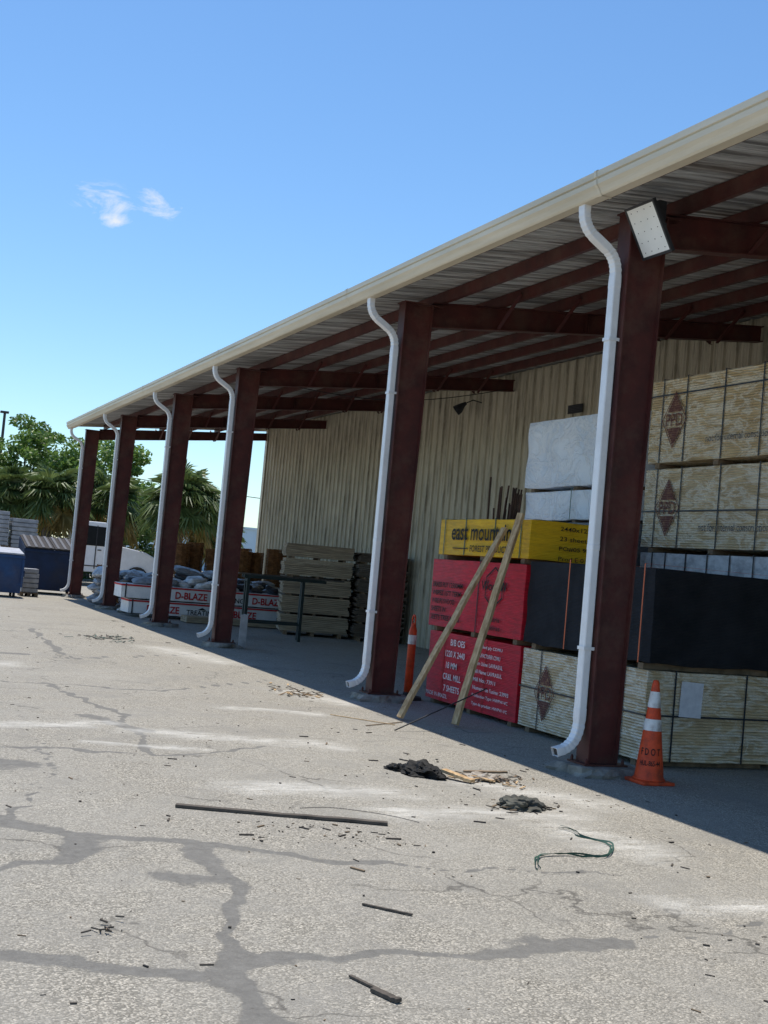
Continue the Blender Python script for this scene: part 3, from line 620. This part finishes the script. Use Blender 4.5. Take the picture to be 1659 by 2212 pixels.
bm=bmesh.new();tube(bm,[(p.x,p.y,.005) for p in cat([(2.95,8.0),(3.2,8.02),(3.5,7.8),(3.65,7.55)])],.002,5);obj("wire",bm,dark_metal,label="thin curved wire lying on the pavement",cat="wire")
bm=bmesh.new();R=random.Random(3)
for k in range(620):
    if k<290:x=R.uniform(-.5,6);y=R.uniform(3.2,12)
    elif k<410:x=R.gauss(4.9,.5);y=R.gauss(8.9,.7)
    elif k<500:x=R.gauss(2.9,.35);y=R.gauss(7.3,.2)
    else:x=R.uniform(1,6.1);y=R.uniform(12,28)
    s=R.choice([.004,.005,.007,.011])*R.uniform(.7,1.3);el=R.choice([1,1.5,3,7]);a=R.uniform(0,3.14)
    mt=Matrix.Translation((x,y,.001))@Matrix.Rotation(a,4,'Z')@Matrix.Rotation(R.uniform(-.1,.1),4,'X')
    bx(bm,-s*el/2,s*el/2,-s/2,s/2,0,s*.6,R.choice([0,0,1,2]),mt)
obj("debris_chips",bm,[wood_grey,rubber,wood_skid],kind="stuff",label="scattered small wood chips and grit on the pavement",cat="debris",org=(0,0,0))
# ------------------------------------------------------------------ lumber under the wall
def lumber_stack(x0,y0,L_,D,H,rot,mat,label,lay=.042,groups=9,overh=.05):
    th=thing("lumber_stack",(x0,y0,0),label,"lumber stack","lumber stacks by the wall")
    R=random.Random(int(x0*100));mt=Matrix.Translation((x0,y0,0))@Matrix.Rotation(rot,4,'Z')
    bm=bmesh.new();bs=bmesh.new();z=.1;k=0
    for s in (.1,.5,.9):bx(bs,L_*s-.04,L_*s+.04,.02,D-.02,0,.1,0,mt)
    while z<H:
        a=R.uniform(-overh,overh);y=R.uniform(-.015,.015)
        bx(bm,a,L_+a,y,D+y,z,z+lay-.006,0,mt);z+=lay;k+=1
        if k%groups==0:
            for s in (.12,.5,.88):bx(bs,L_*s-.03,L_*s+.03,0,D,z-.004,z+.04,0,mt)
            z+=.045
    obj("boards",bm,mat,th);obj("spacers",bs,wood_skid,th)
lumber_stack(9.05,27.0,1.55,1.1,2.05,-.25,lumber,"tall stack of weathered boards with spacers beside the wall",overh=.03)
lumber_stack(10.62,26.3,1.1,1.2,2.0,-.2,lumber_d,"dark stack of boards next to the corrugated wall",groups=7)
lumber_stack(9.9,29.0,1.6,1.0,1.7,-.1,lumber_d,"lower dark stack of boards behind the others")
def tlb(x0,y0,z0,L_,h_,label,shift):
    th=thing("lumber_bundle",(x0,y0,z0),label,"lumber bundle","printed lumber bundles")
    bm=bmesh.new();bx(bm,x0,x0+L_,y0,y0+.9,z0+.03,z0+h_);bmesh.ops.subdivide_edges(bm,edges=bm.edges[:],cuts=5,use_grid_fill=True)
    for v in bm.verts:v.co+=mn.noise_vector(v.co*4)*.008
    obj("wrap",bm,tan_wrap,th)
    bm=bmesh.new();bx(bm,x0-.012,x0+L_+.012,y0-.014,y0-.008,z0+h_-.05,z0+h_-.01);bx(bm,x0-.012,x0-.008,y0-.008,y0+.9,z0+h_-.05,z0+h_-.01);obj("red_band",bm,ink_red,th)
    bm=bmesh.new();x=x0+.12+shift;k=0
    while x<x0+L_-.85:
        if k%2==0: text(bm,"D-BLAZE",fY(x,y0,z0+.08,.02),.80,.17,0,.024)
        else:
            text(bm,"TREATING",fY(x,y0,z0+.08,.02),.76,.12,1,.01)
            f=bm.faces.new([bm.verts.new((x+u,y0-.02,z0+v)) for u,v in ((.28,.21),(.5,.21),(.39,.27))]);f.material_index=1
        x+=.98;k+=1
    obj("lettering",bm,[ink_red,ink_black],th)
    for s in (.02,.97):
        bm=bmesh.new();bx(bm,x0+L_*s,x0+L_*s+.03,y0-.018,y0-.014,z0+.03,z0+h_+.01);obj("strap",bm,strap_dark,th)
    for s in (.1,.5,.9):
        bm=bmesh.new();bx(bm,x0+L_*s-.04,x0+L_*s+.04,y0+.02,y0+.88,z0,z0+.03);obj("skid",bm,wood_skid,th)
tlb(6.25,30.1,.06,4.0,.36,"white wrapped lumber bundle with red and black print",.33)
tlb(6.05,30.1,.425,4.3,.36,"white wrapped lumber bundle with printing, lying on another",1.20)
bm=bmesh.new()
for k in range(9):bx(bm,7.4,9.7,28.9+(k%3)*.2,29.08+(k%3)*.2,.02+.05*(k//3),.065+.05*(k//3))
obj("loose_boards",bm,lumber,label="low pile of loose pale boards before the wrapped lumber",cat="boards")
bagm=[]
for k in range(8):
    bm=bmesh.new();bmesh.ops.create_cube(bm,size=2);bmesh.ops.subdivide_edges(bm,edges=bm.edges[:],cuts=7,use_grid_fill=True)
    for v in bm.verts:
        p=v.co.copy();l4=(abs(p.x)**4+abs(p.y)**4+abs(p.z)**4)**.25
        q_=p/l4;th_=(1-.75*max(abs(q_.x),abs(q_.y))**5)
        n=mn.noise_vector(p*1.8+Vector((k*5,0,0)))*.12+mn.noise_vector(p*5+Vector((k*5,0,0)))*.07
        v.co=Vector((q_.x*.38+n.x*.3,q_.y*.24+n.y*.2,.085+q_.z*.085*th_+n.z*.16))
    me_=bpy.data.meshes.new("bag");bm.to_mesh(me_);bm.free()
    for p in me_.polygons:p.use_smooth=True
    me_.materials.append(bag_mats[k%4]);bagm.append(me_)
R=random.Random(5);lb=["clear plastic bag of material in a bag pile","black plastic bag in the pile behind wrapped lumber","grey plastic bag in the pile behind wrapped lumber","white plastic bag in the pile behind wrapped lumber"]
def bag(x,y,z,ks=None):
    k=R.choice(ks or [0,1,1,5,4,5,2,6,3,3]);o=bpy.data.objects.new("bag",bagm[k]);o.location=(x,y,z);o.rotation_euler=(R.uniform(-.3,.3),R.uniform(-.3,.3),R.uniform(-.5,.5)+R.choice([0,1.57]));col.objects.link(o)
    s=R.uniform(.85,1.2);o.scale=(s,s,s);tag(o,lb[k%4],"bag","pile of plastic bags")
for i in range(6):
    for j in range(2):
        top=[6,6,7,7,6,6][i]+j
        for l in range(top):bag(6.75+i*.72+R.uniform(-.12,.12),31.65+j*.7+R.uniform(-.1,.1),.02+l*.145)
for i in range(2):
    for l in range(7):bag(6.45+i*.7+R.uniform(-.05,.05),34.4+R.uniform(-.1,.1),.02+l*.14,[0,3,2,7,4])
for l in range(9):
    bag(6.7+l*.40,30.5+R.uniform(-.2,.25),.80,[1,1,3,5,6,7])
def roll(x,y,h_,r,z0=0):
    bm=bmesh.new();n=int(h_/.045)*10;pts=[(x+r*(1+.02*math.sin(i))*math.cos(i*.628),y+r*math.sin(i*.628),z0+.02+h_*i/n) for i in range(n)]
    tube(bm,pts,.016,4)
    for k in range(10):
        a=k*.628;tube(bm,[(x+r*.97*math.cos(a),y+r*.97*math.sin(a),z0),(x+r*.97*math.cos(a),y+r*.97*math.sin(a),z0+h_+.03)],.012,4)
    lathe(bm,(x,y,z0),[(r*.75,.01),(r*.78,h_*.5),(r*.75,h_*.97)],10)
    obj("wire_roll",bm,rust,label="rusty steel wire roll standing upright",cat="wire roll",group="rusty wire rolls")
for i in range(8):roll(8.75+i*.46,35.4+.25*(i%2),1.88+.08*math.sin(i*2.3),.22)
for x,y,h_ in ((6.9,37.0,1.05),(7.25,36.2,.95)):roll(x,y,h_,.24)
bm=bmesh.new()
for k in range(26):
    a=(6.45+R.uniform(0,.9),36.6+R.uniform(-.4,.6),R.uniform(.02,.35));tube(bm,[a,(a[0]+R.uniform(.3,.9),a[1]+R.uniform(-.4,.4),R.uniform(.02,.4))],.02,5)
obj("scrap_heap",bm,rust,label="low heap of rusty steel scrap beside the column",cat="scrap metal")
th=thing("steel_rack",(8.2,25.0,0),"dark green steel sawhorse rack standing under the canopy","rack")
legs=[(7.55,24.75),(7.72,25.45),(8.75,24.75),(8.95,25.4)]
for x,y in legs:
    bm=bmesh.new();bx(bm,x-.03,x+.03,y-.03,y+.03,0,1.25);obj("leg",bm,green_steel,th)
bm=bmesh.new()
for a,b2 in ((0,2),(1,3)):
    strip(bm,(legs[a][0]-.1,legs[a][1],1.28),(legs[b2][0]+.5,legs[b2][1],1.28),.06,.06);strip(bm,(legs[a][0],legs[a][1],.35),(legs[b2][0],legs[b2][1],.35),.04,.04)
for a,b2 in ((0,1),(2,3)):strip(bm,(*legs[a],1.20),(*legs[b2],1.20),.05,.05);strip(bm,(*legs[a],.45),(*legs[b2],.45),.04,.04)
obj("rails",bm,green_steel,th)
plank((7.4,25.0,1.33),(9.7,24.9,1.33),.12,.03,wood_grey,"grey board resting on the steel rack")
bm=bmesh.new();bx(bm,6.62,6.74,21.95,21.97,0,.62);bx(bm,6.74,6.76,21.95,22.2,0,.62)
obj("guard_plate",bm,M("galvanised_plate",(.5,.51,.52),(.32,.32,.33),scale=5,rough=.5,metal=.2),label="bent galvanised guard plate beside a column base",cat="metal plate",bevel=.004)
# ------------------------------------------------------------------ bins, pallets, truck
def dumpster(x0,y0,L_,D,H,mat,lidm,label,ribs=True,front=.78,slat=None):
    th=thing("dumpster",(x0+L_/2,y0+D/2,0),label,"dumpster")
    bm=bmesh.new();F_=H*front
    prof=[(.12,.12),(D,.12),(D,H),(0,F_)]
    rings(bm,[[Vector((X,y0+p[0],p[1])) for p in prof] for X in (x0,x0+L_)])
    if ribs:
        for X in (x0,x0+L_):bx(bm,X-.03,X+.03,y0-.05,y0+.06,.3,F_*.9)
    bx(bm,x0-.03,x0+L_+.03,y0-.06,y0-.002,F_*.93,F_)
    obj("body",bm,mat,th,bevel=.01)
    for k in range(2):
        bm=bmesh.new();xa=x0+L_*k/2+.01;xb=x0+L_*(k+1)/2-.01
        rings(bm,[[Vector((X,y0-.08,F_+.01)),Vector((X,y0+D+.03,H+.01)),Vector((X,y0+D+.03,H+.05)),Vector((X,y0-.08,F_+.05))] for X in (xa,xb)])
        for s in range(4 if slat else 0):
            X=xa+(xb-xa)*(s+.5)/4
            rings(bm,[[Vector((X-.04+w,y0-.06,F_+.05)),Vector((X-.04+w,y0+D,H+.05)),Vector((X-.04+w,y0+D,H+.07)),Vector((X-.04+w,y0-.06,F_+.07))] for w in (0,.08)],1)
        obj("lid",bm,[lidm,slat or lidm],th)
    for X in (x0-.09,x0+L_):
        bm=bmesh.new();bx(bm,X,X+.09,y0+.2,y0+D-.2,H*.45,H*.58);obj("pocket",bm,mat,th)
    for X in (x0+.15,x0+L_-.15):
        for Y in (y0+.25,y0+D-.2):
            bm=bmesh.new();tube(bm,[(X-.03,Y,.07),(X+.03,Y,.07)],.068,12);obj("caster",bm,rubber,th)
dumpster(4.85,39.2,1.75,1.7,1.7,blue_steel,rubber,"dark navy steel dumpster with black slatted lids",False,.8,M("dark_slat",(.12,.12,.13)))
dumpster(3.05,35.6,1.35,1.2,1.30,blue_steel2,M("pale_lid",(.45,.47,.52)),"small blue dumpster with grey lid",True,.9)
def palstack(x0,y0,w,d,levels,label,z0=0):
    th=thing("pallet_stack",(x0+w/2,y0+d/2,z0),label,"wrapped pallet")
    z=z0
    for lv in levels:
        bm=bmesh.new()
        for k in range(3):bx(bm,x0+k*(w-.1)/2,x0+k*(w-.1)/2+.1,y0,y0+d,z,z+.09)
        for k in range(6):bx(bm,x0,x0+w,y0+k*(d-.1)/5,y0+k*(d-.1)/5+.1,z+.091,z+.115)
        obj("pallet",bm,wood_skid,th)
        bm=bmesh.new();zz=z+.12;n=int((lv-.12)/.14)
        for k in range(n):
            o=R.uniform(-.02,.02);bx(bm,x0+.02+o,x0+w-.02+o,y0+.02+o,y0+d-.02+o,zz+k*.14,zz+k*.14+.115)
            if k<n-1:bx(bm,x0+.07,x0+w-.07,y0+.07,y0+d-.07,zz+k*.14+.115,zz+k*.14+.14)
        obj("load",bm,grey_block,th,bevel=.008);z+=lv
palstack(3.5,42,1.15,1.1,(1.25,1.25),"tall stack of grey wrapped blocks on pallets")
palstack(4.72,42.1,.85,1.1,(1.2,1.2),"tall stack of pale wrapped blocks on pallets")
palstack(4.55,36.9,.5,.6,(.95,),"small wrapped pallet of grey material beside the blue bin")
ty=50
th=thing("truck",(9.4,ty+1,0),"white work truck with dark side window and long hood","truck")
bm=bmesh.new();prof=[(8.0,.55),(9.75,.55),(9.75,1.55),(9.4,2.45),(9.2,2.55),(8.25,2.55),(8.05,2.45)]
rings(bm,[[Vector((x,y,z)) for x,z in prof] for y in (ty,ty+1.9)]);obj("cab",bm,truck_white,th,bevel=.05)
bm=bmesh.new();prof=[(9.76,.55),(11.45,.55),(11.5,1.0),(11.4,1.25),(10.9,1.5),(9.76,1.68)]
rings(bm,[[Vector((x,y,z)) for x,z in prof] for y in (ty+.05,ty+1.85)]);obj("hood",bm,truck_white,th,bevel=.05)
bm=bmesh.new();bx(bm,5.2,7.95,ty,ty+1.9,.8,1.0);bx(bm,5.2,7.95,ty,ty+.06,1.0,1.4);obj("bed",bm,truck_white,th)
bm=bmesh.new()
f=bm.faces.new([bm.verts.new((x,ty-.012,z)) for x,z in ((8.42,1.6),(9.56,1.6),(9.28,2.36),(8.42,2.38))]);f2=bm.faces.new([bm.verts.new((9.79+(1.55-z)*.39,y,z)) for y,z in ((ty+.15,1.7),(ty+1.75,1.7),(ty+1.75,2.35),(ty+.15,2.35))]);obj("window",bm,glass_dark,th)
bm=bmesh.new();bx(bm,8.86,8.9,ty-.02,ty-.013,.7,2.4);bx(bm,8.95,9.1,ty-.03,ty-.002,1.42,1.46);bx(bm,8.2,9.7,ty-.018,ty-.002,.78,.82);obj("door_trim",bm,dark_metal,th)
for x in (10.6,6.2):
    bm=bmesh.new();tube(bm,[(x,ty-.03,.45),(x,ty+.25,.45)],.45,20);o=obj("wheel",bm,rubber,th)
    bm=bmesh.new();tube(bm,[(x,ty-.05,.45),(x,ty-.031,.45)],.24,16);obj("rim",bm,truck_white,o)
bm=bmesh.new();bx(bm,9.6,9.8,ty-.28,ty-.2,1.6,2.1);strip(bm,(9.65,ty,1.7),(9.65,ty-.24,1.7),.03,.03);obj("mirror",bm,dark_metal,th)
bm=bmesh.new();bx(bm,11.2,11.36,ty+.0,ty+.045,.95,1.15);obj("headlight",bm,lens,th)
# ------------------------------------------------------------------ vegetation
def palm(x,y,h_,r,label,nf=34,seed=1):
    R=random.Random(seed);th=thing("palm_tree",(x,y,0),label,"palm tree","palm trees")
    bm=bmesh.new();n=14
    tube(bm,[(x+.06*math.sin(i*.5),y,h_*i/n) for i in range(n+1)],[.2-.05*i/n+.018*(i%2) for i in range(n+1)],10);obj("trunk",bm,bark,th)
    bm=bmesh.new();c=Vector((x,y,h_))
    for k in range(nf):
        a=R.uniform(0,6.283);el=R.choice([R.uniform(-.9,.1),R.uniform(-.2,.9),R.uniform(.3,1.35)])
        d=Vector((math.cos(a)*math.cos(el),math.sin(a)*math.cos(el),math.sin(el)));L_=r*R.uniform(.40,.60)
        p1=c+d*L_*.5+Vector((0,0,.05));p2=c+d*L_+Vector((0,0,-.12*r*math.cos(el)))
        tube(bm,[c,p1,p2],.014,3,0)
        dd=(p2-p1).normalized();s=dd.cross(Vector((0,0,1)))
        if s.length<.1:s=Vector((1,0,0))
        s.normalize();up=s.cross(dd);mi=1 if (el<-.35 and R.random()<.8) else 0
        nl=23;fr=r*R.uniform(.38,.50)
        for j in range(nl):
            t=(j/(nl-1)-.5)*4.5;ld=(dd*math.cos(t)+s*math.sin(t)).normalized();l=fr*(.62+.38*math.cos(t*.6))*R.uniform(.8,1.1)
            wv=(s*math.cos(t)-dd*math.sin(t)).normalized()*.028+up*R.uniform(-.015,.015)
            b0=p2;m1=p2+ld*l*.5+up*.03*r;e1=p2+ld*l+Vector((0,0,-.28*l))
            v=[bm.verts.new(q_) for q_ in (b0-wv*.3,b0+wv*.3,m1+wv*1.3,e1,m1-wv*1.3)]
            f=bm.faces.new(v);f.material_index=mi
    obj("crown",bm,[palm_leaf,palm_dead],th)
palm(7.2,51.8,3.4,1.9,"cabbage palm with dense fan fronds behind the yard",70,1)
palm(5.6,52.4,3.2,1.9,"cabbage palm with drooping fan fronds behind the yard",66,2)
palm(12.2,50,3.6,2.3,"tall cabbage palm with yellowing lower fronds",95,3)
palm(9.9,53.5,3.5,2.0,"cabbage palm half hidden behind the truck",66,4)
palm(13.9,51,2.5,1.5,"short cabbage palm with spiky fan fronds",50,5)
def leaves(bm,c,rad,n,R,size,mi=0):
    for k in range(n):
        while True:
            p=Vector((R.uniform(-1,1),R.uniform(-1,1),R.uniform(-1,1)))
            if .2<p.length<1:break
        p=Vector((p.x*rad[0],p.y*rad[1],p.z*rad[2]))+c
        a=Vector((R.gauss(0,1),R.gauss(0,1),R.gauss(0,.6))).normalized();b_=a.cross(Vector((R.gauss(0,1),R.gauss(0,1),R.gauss(0,1)))).normalized()
        s=size*R.uniform(.6,1.3)
        f=bm.faces.new([bm.verts.new(p+q_) for q_ in (-a*s,b_*s*.45,a*s,-b_*s*.45)]);f.material_index=mi
def tree(x,y,h_,r,label,seed,n=42,per=190,size=.13):
    R=random.Random(seed);th=thing("tree",(x,y,0),label,"tree","broadleaf trees")
    bm=bmesh.new();tube(bm,[(x,y,0),(x+.1,y,h_*.25),(x,y,h_*.45)],[.22,.17,.13],8)
    cl=[]
    for k in range(n):
        a=R.uniform(0,6.283);rr=r*math.sqrt(R.random())*.95;z=h_*(.42+.55*R.random()*(1-.45*(rr/r)**2));cl.append(Vector((x+rr*math.cos(a),y+rr*math.sin(a),z)))
    for c in cl[:20]:
        m=Vector((x,y,h_*.4)).lerp(c,.5)+Vector((0,0,.15));tube(bm,[(x,y,h_*.38),m,c],[.09,.05,.02],5)
    obj("trunk",bm,bark,th)
    bm=bmesh.new()
    for c in cl:
        s=R.uniform(.45,.85)*r*.30;leaves(bm,c,(s*1.3,s*1.3,s*.75),int(per*R.uniform(.6,1.2)),R,size)
    obj("crown",bm,tree_leaf,th)
tree(7.4,62,7.6,2.7,"airy light green broadleaf tree behind the palms",11,n=66)
tree(10.3,60,7.4,2.6,"airy broadleaf tree with thin crown behind the yard",12,n=66)
tree(4.6,64,6.5,2.5,"light green broadleaf tree at the yard edge",13,n=56)
tree(12.4,63,5.0,1.7,"small broadleaf tree behind the palms",14,n=26)
bm=bmesh.new();R2=random.Random(9)
for k in range(190):
    x=R2.uniform(-6,13.2);y=R2.uniform(56,58.5);z=R2.uniform(.3,4.2)*(1-.25*R2.random());leaves(bm,Vector((x,y,z)),(.75,.5,.5),110,R2,.15)
obj("hedge_foliage",bm,hedge_leaf,kind="stuff",label="dense dark green hedge mass behind the yard",cat="hedge",org=(3,57,0))
# ------------------------------------------------------------------ far background
th=thing("store_building",(45,122,0),"long pale blue-grey store building with red sign letters","building")
bm=bmesh.new();bx(bm,27.5,75,120,150,0,4.5);bx(bm,27.3,75.2,119.8,150.2,4.5,4.7)
for k in range(8):bx(bm,30+k*5,30.15+k*5,119.9,119.99,0,4.5)
obj("wall",bm,pale_blue,th)
bm=bmesh.new();text(bm,"et",fY(31.4,119.85,2.5,.05),1.3,1.0,0,.04);obj("lettering",bm,ink_red,th)
th=thing("light_pole",(7.85,80,0),"tall dark parking lot light pole with small head","light pole")
bm=bmesh.new();tube(bm,[(7.85,80,0),(7.87,80,9.2)],[.12,.08],8);obj("pole",bm,dark_metal,th)
bm=bmesh.new();bx(bm,7.6,8.1,79.85,80.15,9.2,9.33);obj("lamp_head",bm,dark_metal,th)
bm=bmesh.new();pts=[(20+k*1.5,100,6.95-.012*k*(20-k)*.5+.3) for k in range(21)];tube(bm,pts,.03,4)
for X in (20,50):tube(bm,[(X,100,0),(X,100,7.4)],.12,6)
obj("power_line",bm,dark_metal,label="thin overhead power line between two slim poles",cat="power line")
# ------------------------------------------------------------------ world, sun, camera
S=Vector((-.028,.325,.945)).normalized()
w=bpy.data.worlds.new("World");scene.world=w;w.use_nodes=True;nt=w.node_tree;N=nt.nodes;L=nt.links
bg=N["Background"];sky=N.new("ShaderNodeTexSky");sky.sky_type='NISHITA';sky.sun_disc=False
el=math.asin(S.z);sky.sun_elevation=el;sky.sun_rotation=math.atan2(S.x,S.y);sky.air_density=1.0;sky.dust_density=.2;sky.ozone_density=2.6
hs=N.new("ShaderNodeHueSaturation");hs.inputs["Saturation"].default_value=1.1;hs.inputs["Value"].default_value=1.0;L.new(sky.outputs[0],hs.inputs["Color"])
ti=N.new("ShaderNodeMix");ti.data_type='RGBA';ti.blend_type='MULTIPLY';ti.inputs[0].default_value=1;L.new(hs.outputs[0],ti.inputs[6]);ti.inputs[7].default_value=(.90,1.03,1.10,1)
tc=N.new("ShaderNodeTexCoord")
def dirv(az,e):
    az=math.radians(az);e=math.radians(e);return (math.sin(az)*math.cos(e),math.cos(az)*math.cos(e),math.sin(e))
mp=N.new("ShaderNodeMapping");mp.inputs["Scale"].default_value=(1,1,2.0);mp.inputs["Rotation"].default_value=(0,.35,0);L.new(tc.outputs["Generated"],mp.inputs[0])
nz=N.new("ShaderNodeTexNoise");nz.inputs["Scale"].default_value=26;nz.inputs["Detail"].default_value=9;nz.inputs["Roughness"].default_value=.66;nz.inputs["Distortion"].default_value=.5;L.new(mp.outputs[0],nz.inputs["Vector"])
def wm(op,a,b_,cl=False):
    x=N.new("ShaderNodeMath");x.operation=op;x.use_clamp=cl
    for k,v in ((0,a),(1,b_)):
        if isinstance(v,(float,int)):x.inputs[k].default_value=v
        else:L.new(v,x.inputs[k])
    return x.outputs[0]
def blob(az,e,rad,sz):
    sb=N.new("ShaderNodeVectorMath");sb.operation='SUBTRACT';L.new(tc.outputs["Generated"],sb.inputs[0]);sb.inputs[1].default_value=dirv(az,e)
    sc=N.new("ShaderNodeVectorMath");sc.operation='MULTIPLY';L.new(sb.outputs[0],sc.inputs[0]);sc.inputs[1].default_value=(1/rad,1/rad,1/(rad*sz))
    ln=N.new("ShaderNodeVectorMath");ln.operation='LENGTH';L.new(sc.outputs[0],ln.inputs[0])
    return wm('SUBTRACT',1.0,ln.outputs["Value"],True)
bl=wm('MAXIMUM',wm('MAXIMUM',blob(8.9,15.1,.038,.42),blob(11.4,15.3,.030,.5)),blob(9.6,14.3,.028,.35))
dn=wm('MULTIPLY',wm('SUBTRACT',nz.outputs["Fac"],wm('SUBTRACT',.64,wm('MULTIPLY',bl,.32))),4.0,True)
cvv=wm('MULTIPLY',dn,wm('MULTIPLY',bl,2.4,True),True)
mx=N.new("ShaderNodeMix");mx.data_type='RGBA';L.new(wm('MULTIPLY',cvv,.85),mx.inputs[0]);L.new(ti.outputs[2],mx.inputs[6]);mx.inputs[7].default_value=(5.9,6.1,6.3,1)
L.new(mx.outputs[2],bg.inputs[0]);bg.inputs[1].default_value=.15
sl=bpy.data.lights.new("sun","SUN");sl.energy=5.0;sl.angle=math.radians(.5);sl.color=(1,.94,.85)
so=bpy.data.objects.new("sun",sl);so.rotation_euler=(-S).to_track_quat('-Z','Y').to_euler();so.location=(0,0,30);col.objects.link(so)
yaw,pit,rol=[math.radians(v) for v in (22.8429,2.6550,5.0926)]
Fv=Vector((math.sin(yaw)*math.cos(pit),math.cos(yaw)*math.cos(pit),math.sin(pit)));R0=Vector((math.cos(yaw),-math.sin(yaw),0));U0=R0.cross(Fv)
Rv=math.cos(rol)*R0+math.sin(rol)*U0;Uv=-math.sin(rol)*R0+math.cos(rol)*U0
cam=bpy.data.cameras.new("camera");co=bpy.data.objects.new("camera",cam);col.objects.link(co)
co.matrix_world=Matrix(((Rv.x,Uv.x,-Fv.x,0),(Rv.y,Uv.y,-Fv.y,0),(Rv.z,Uv.z,-Fv.z,1.65),(0,0,0,1)))
cam.lens=36*2701.8/2212;cam.clip_end=6000;scene.camera=co
scene.view_settings.view_transform='Standard';scene.view_settings.look='None';scene.view_settings.exposure=0
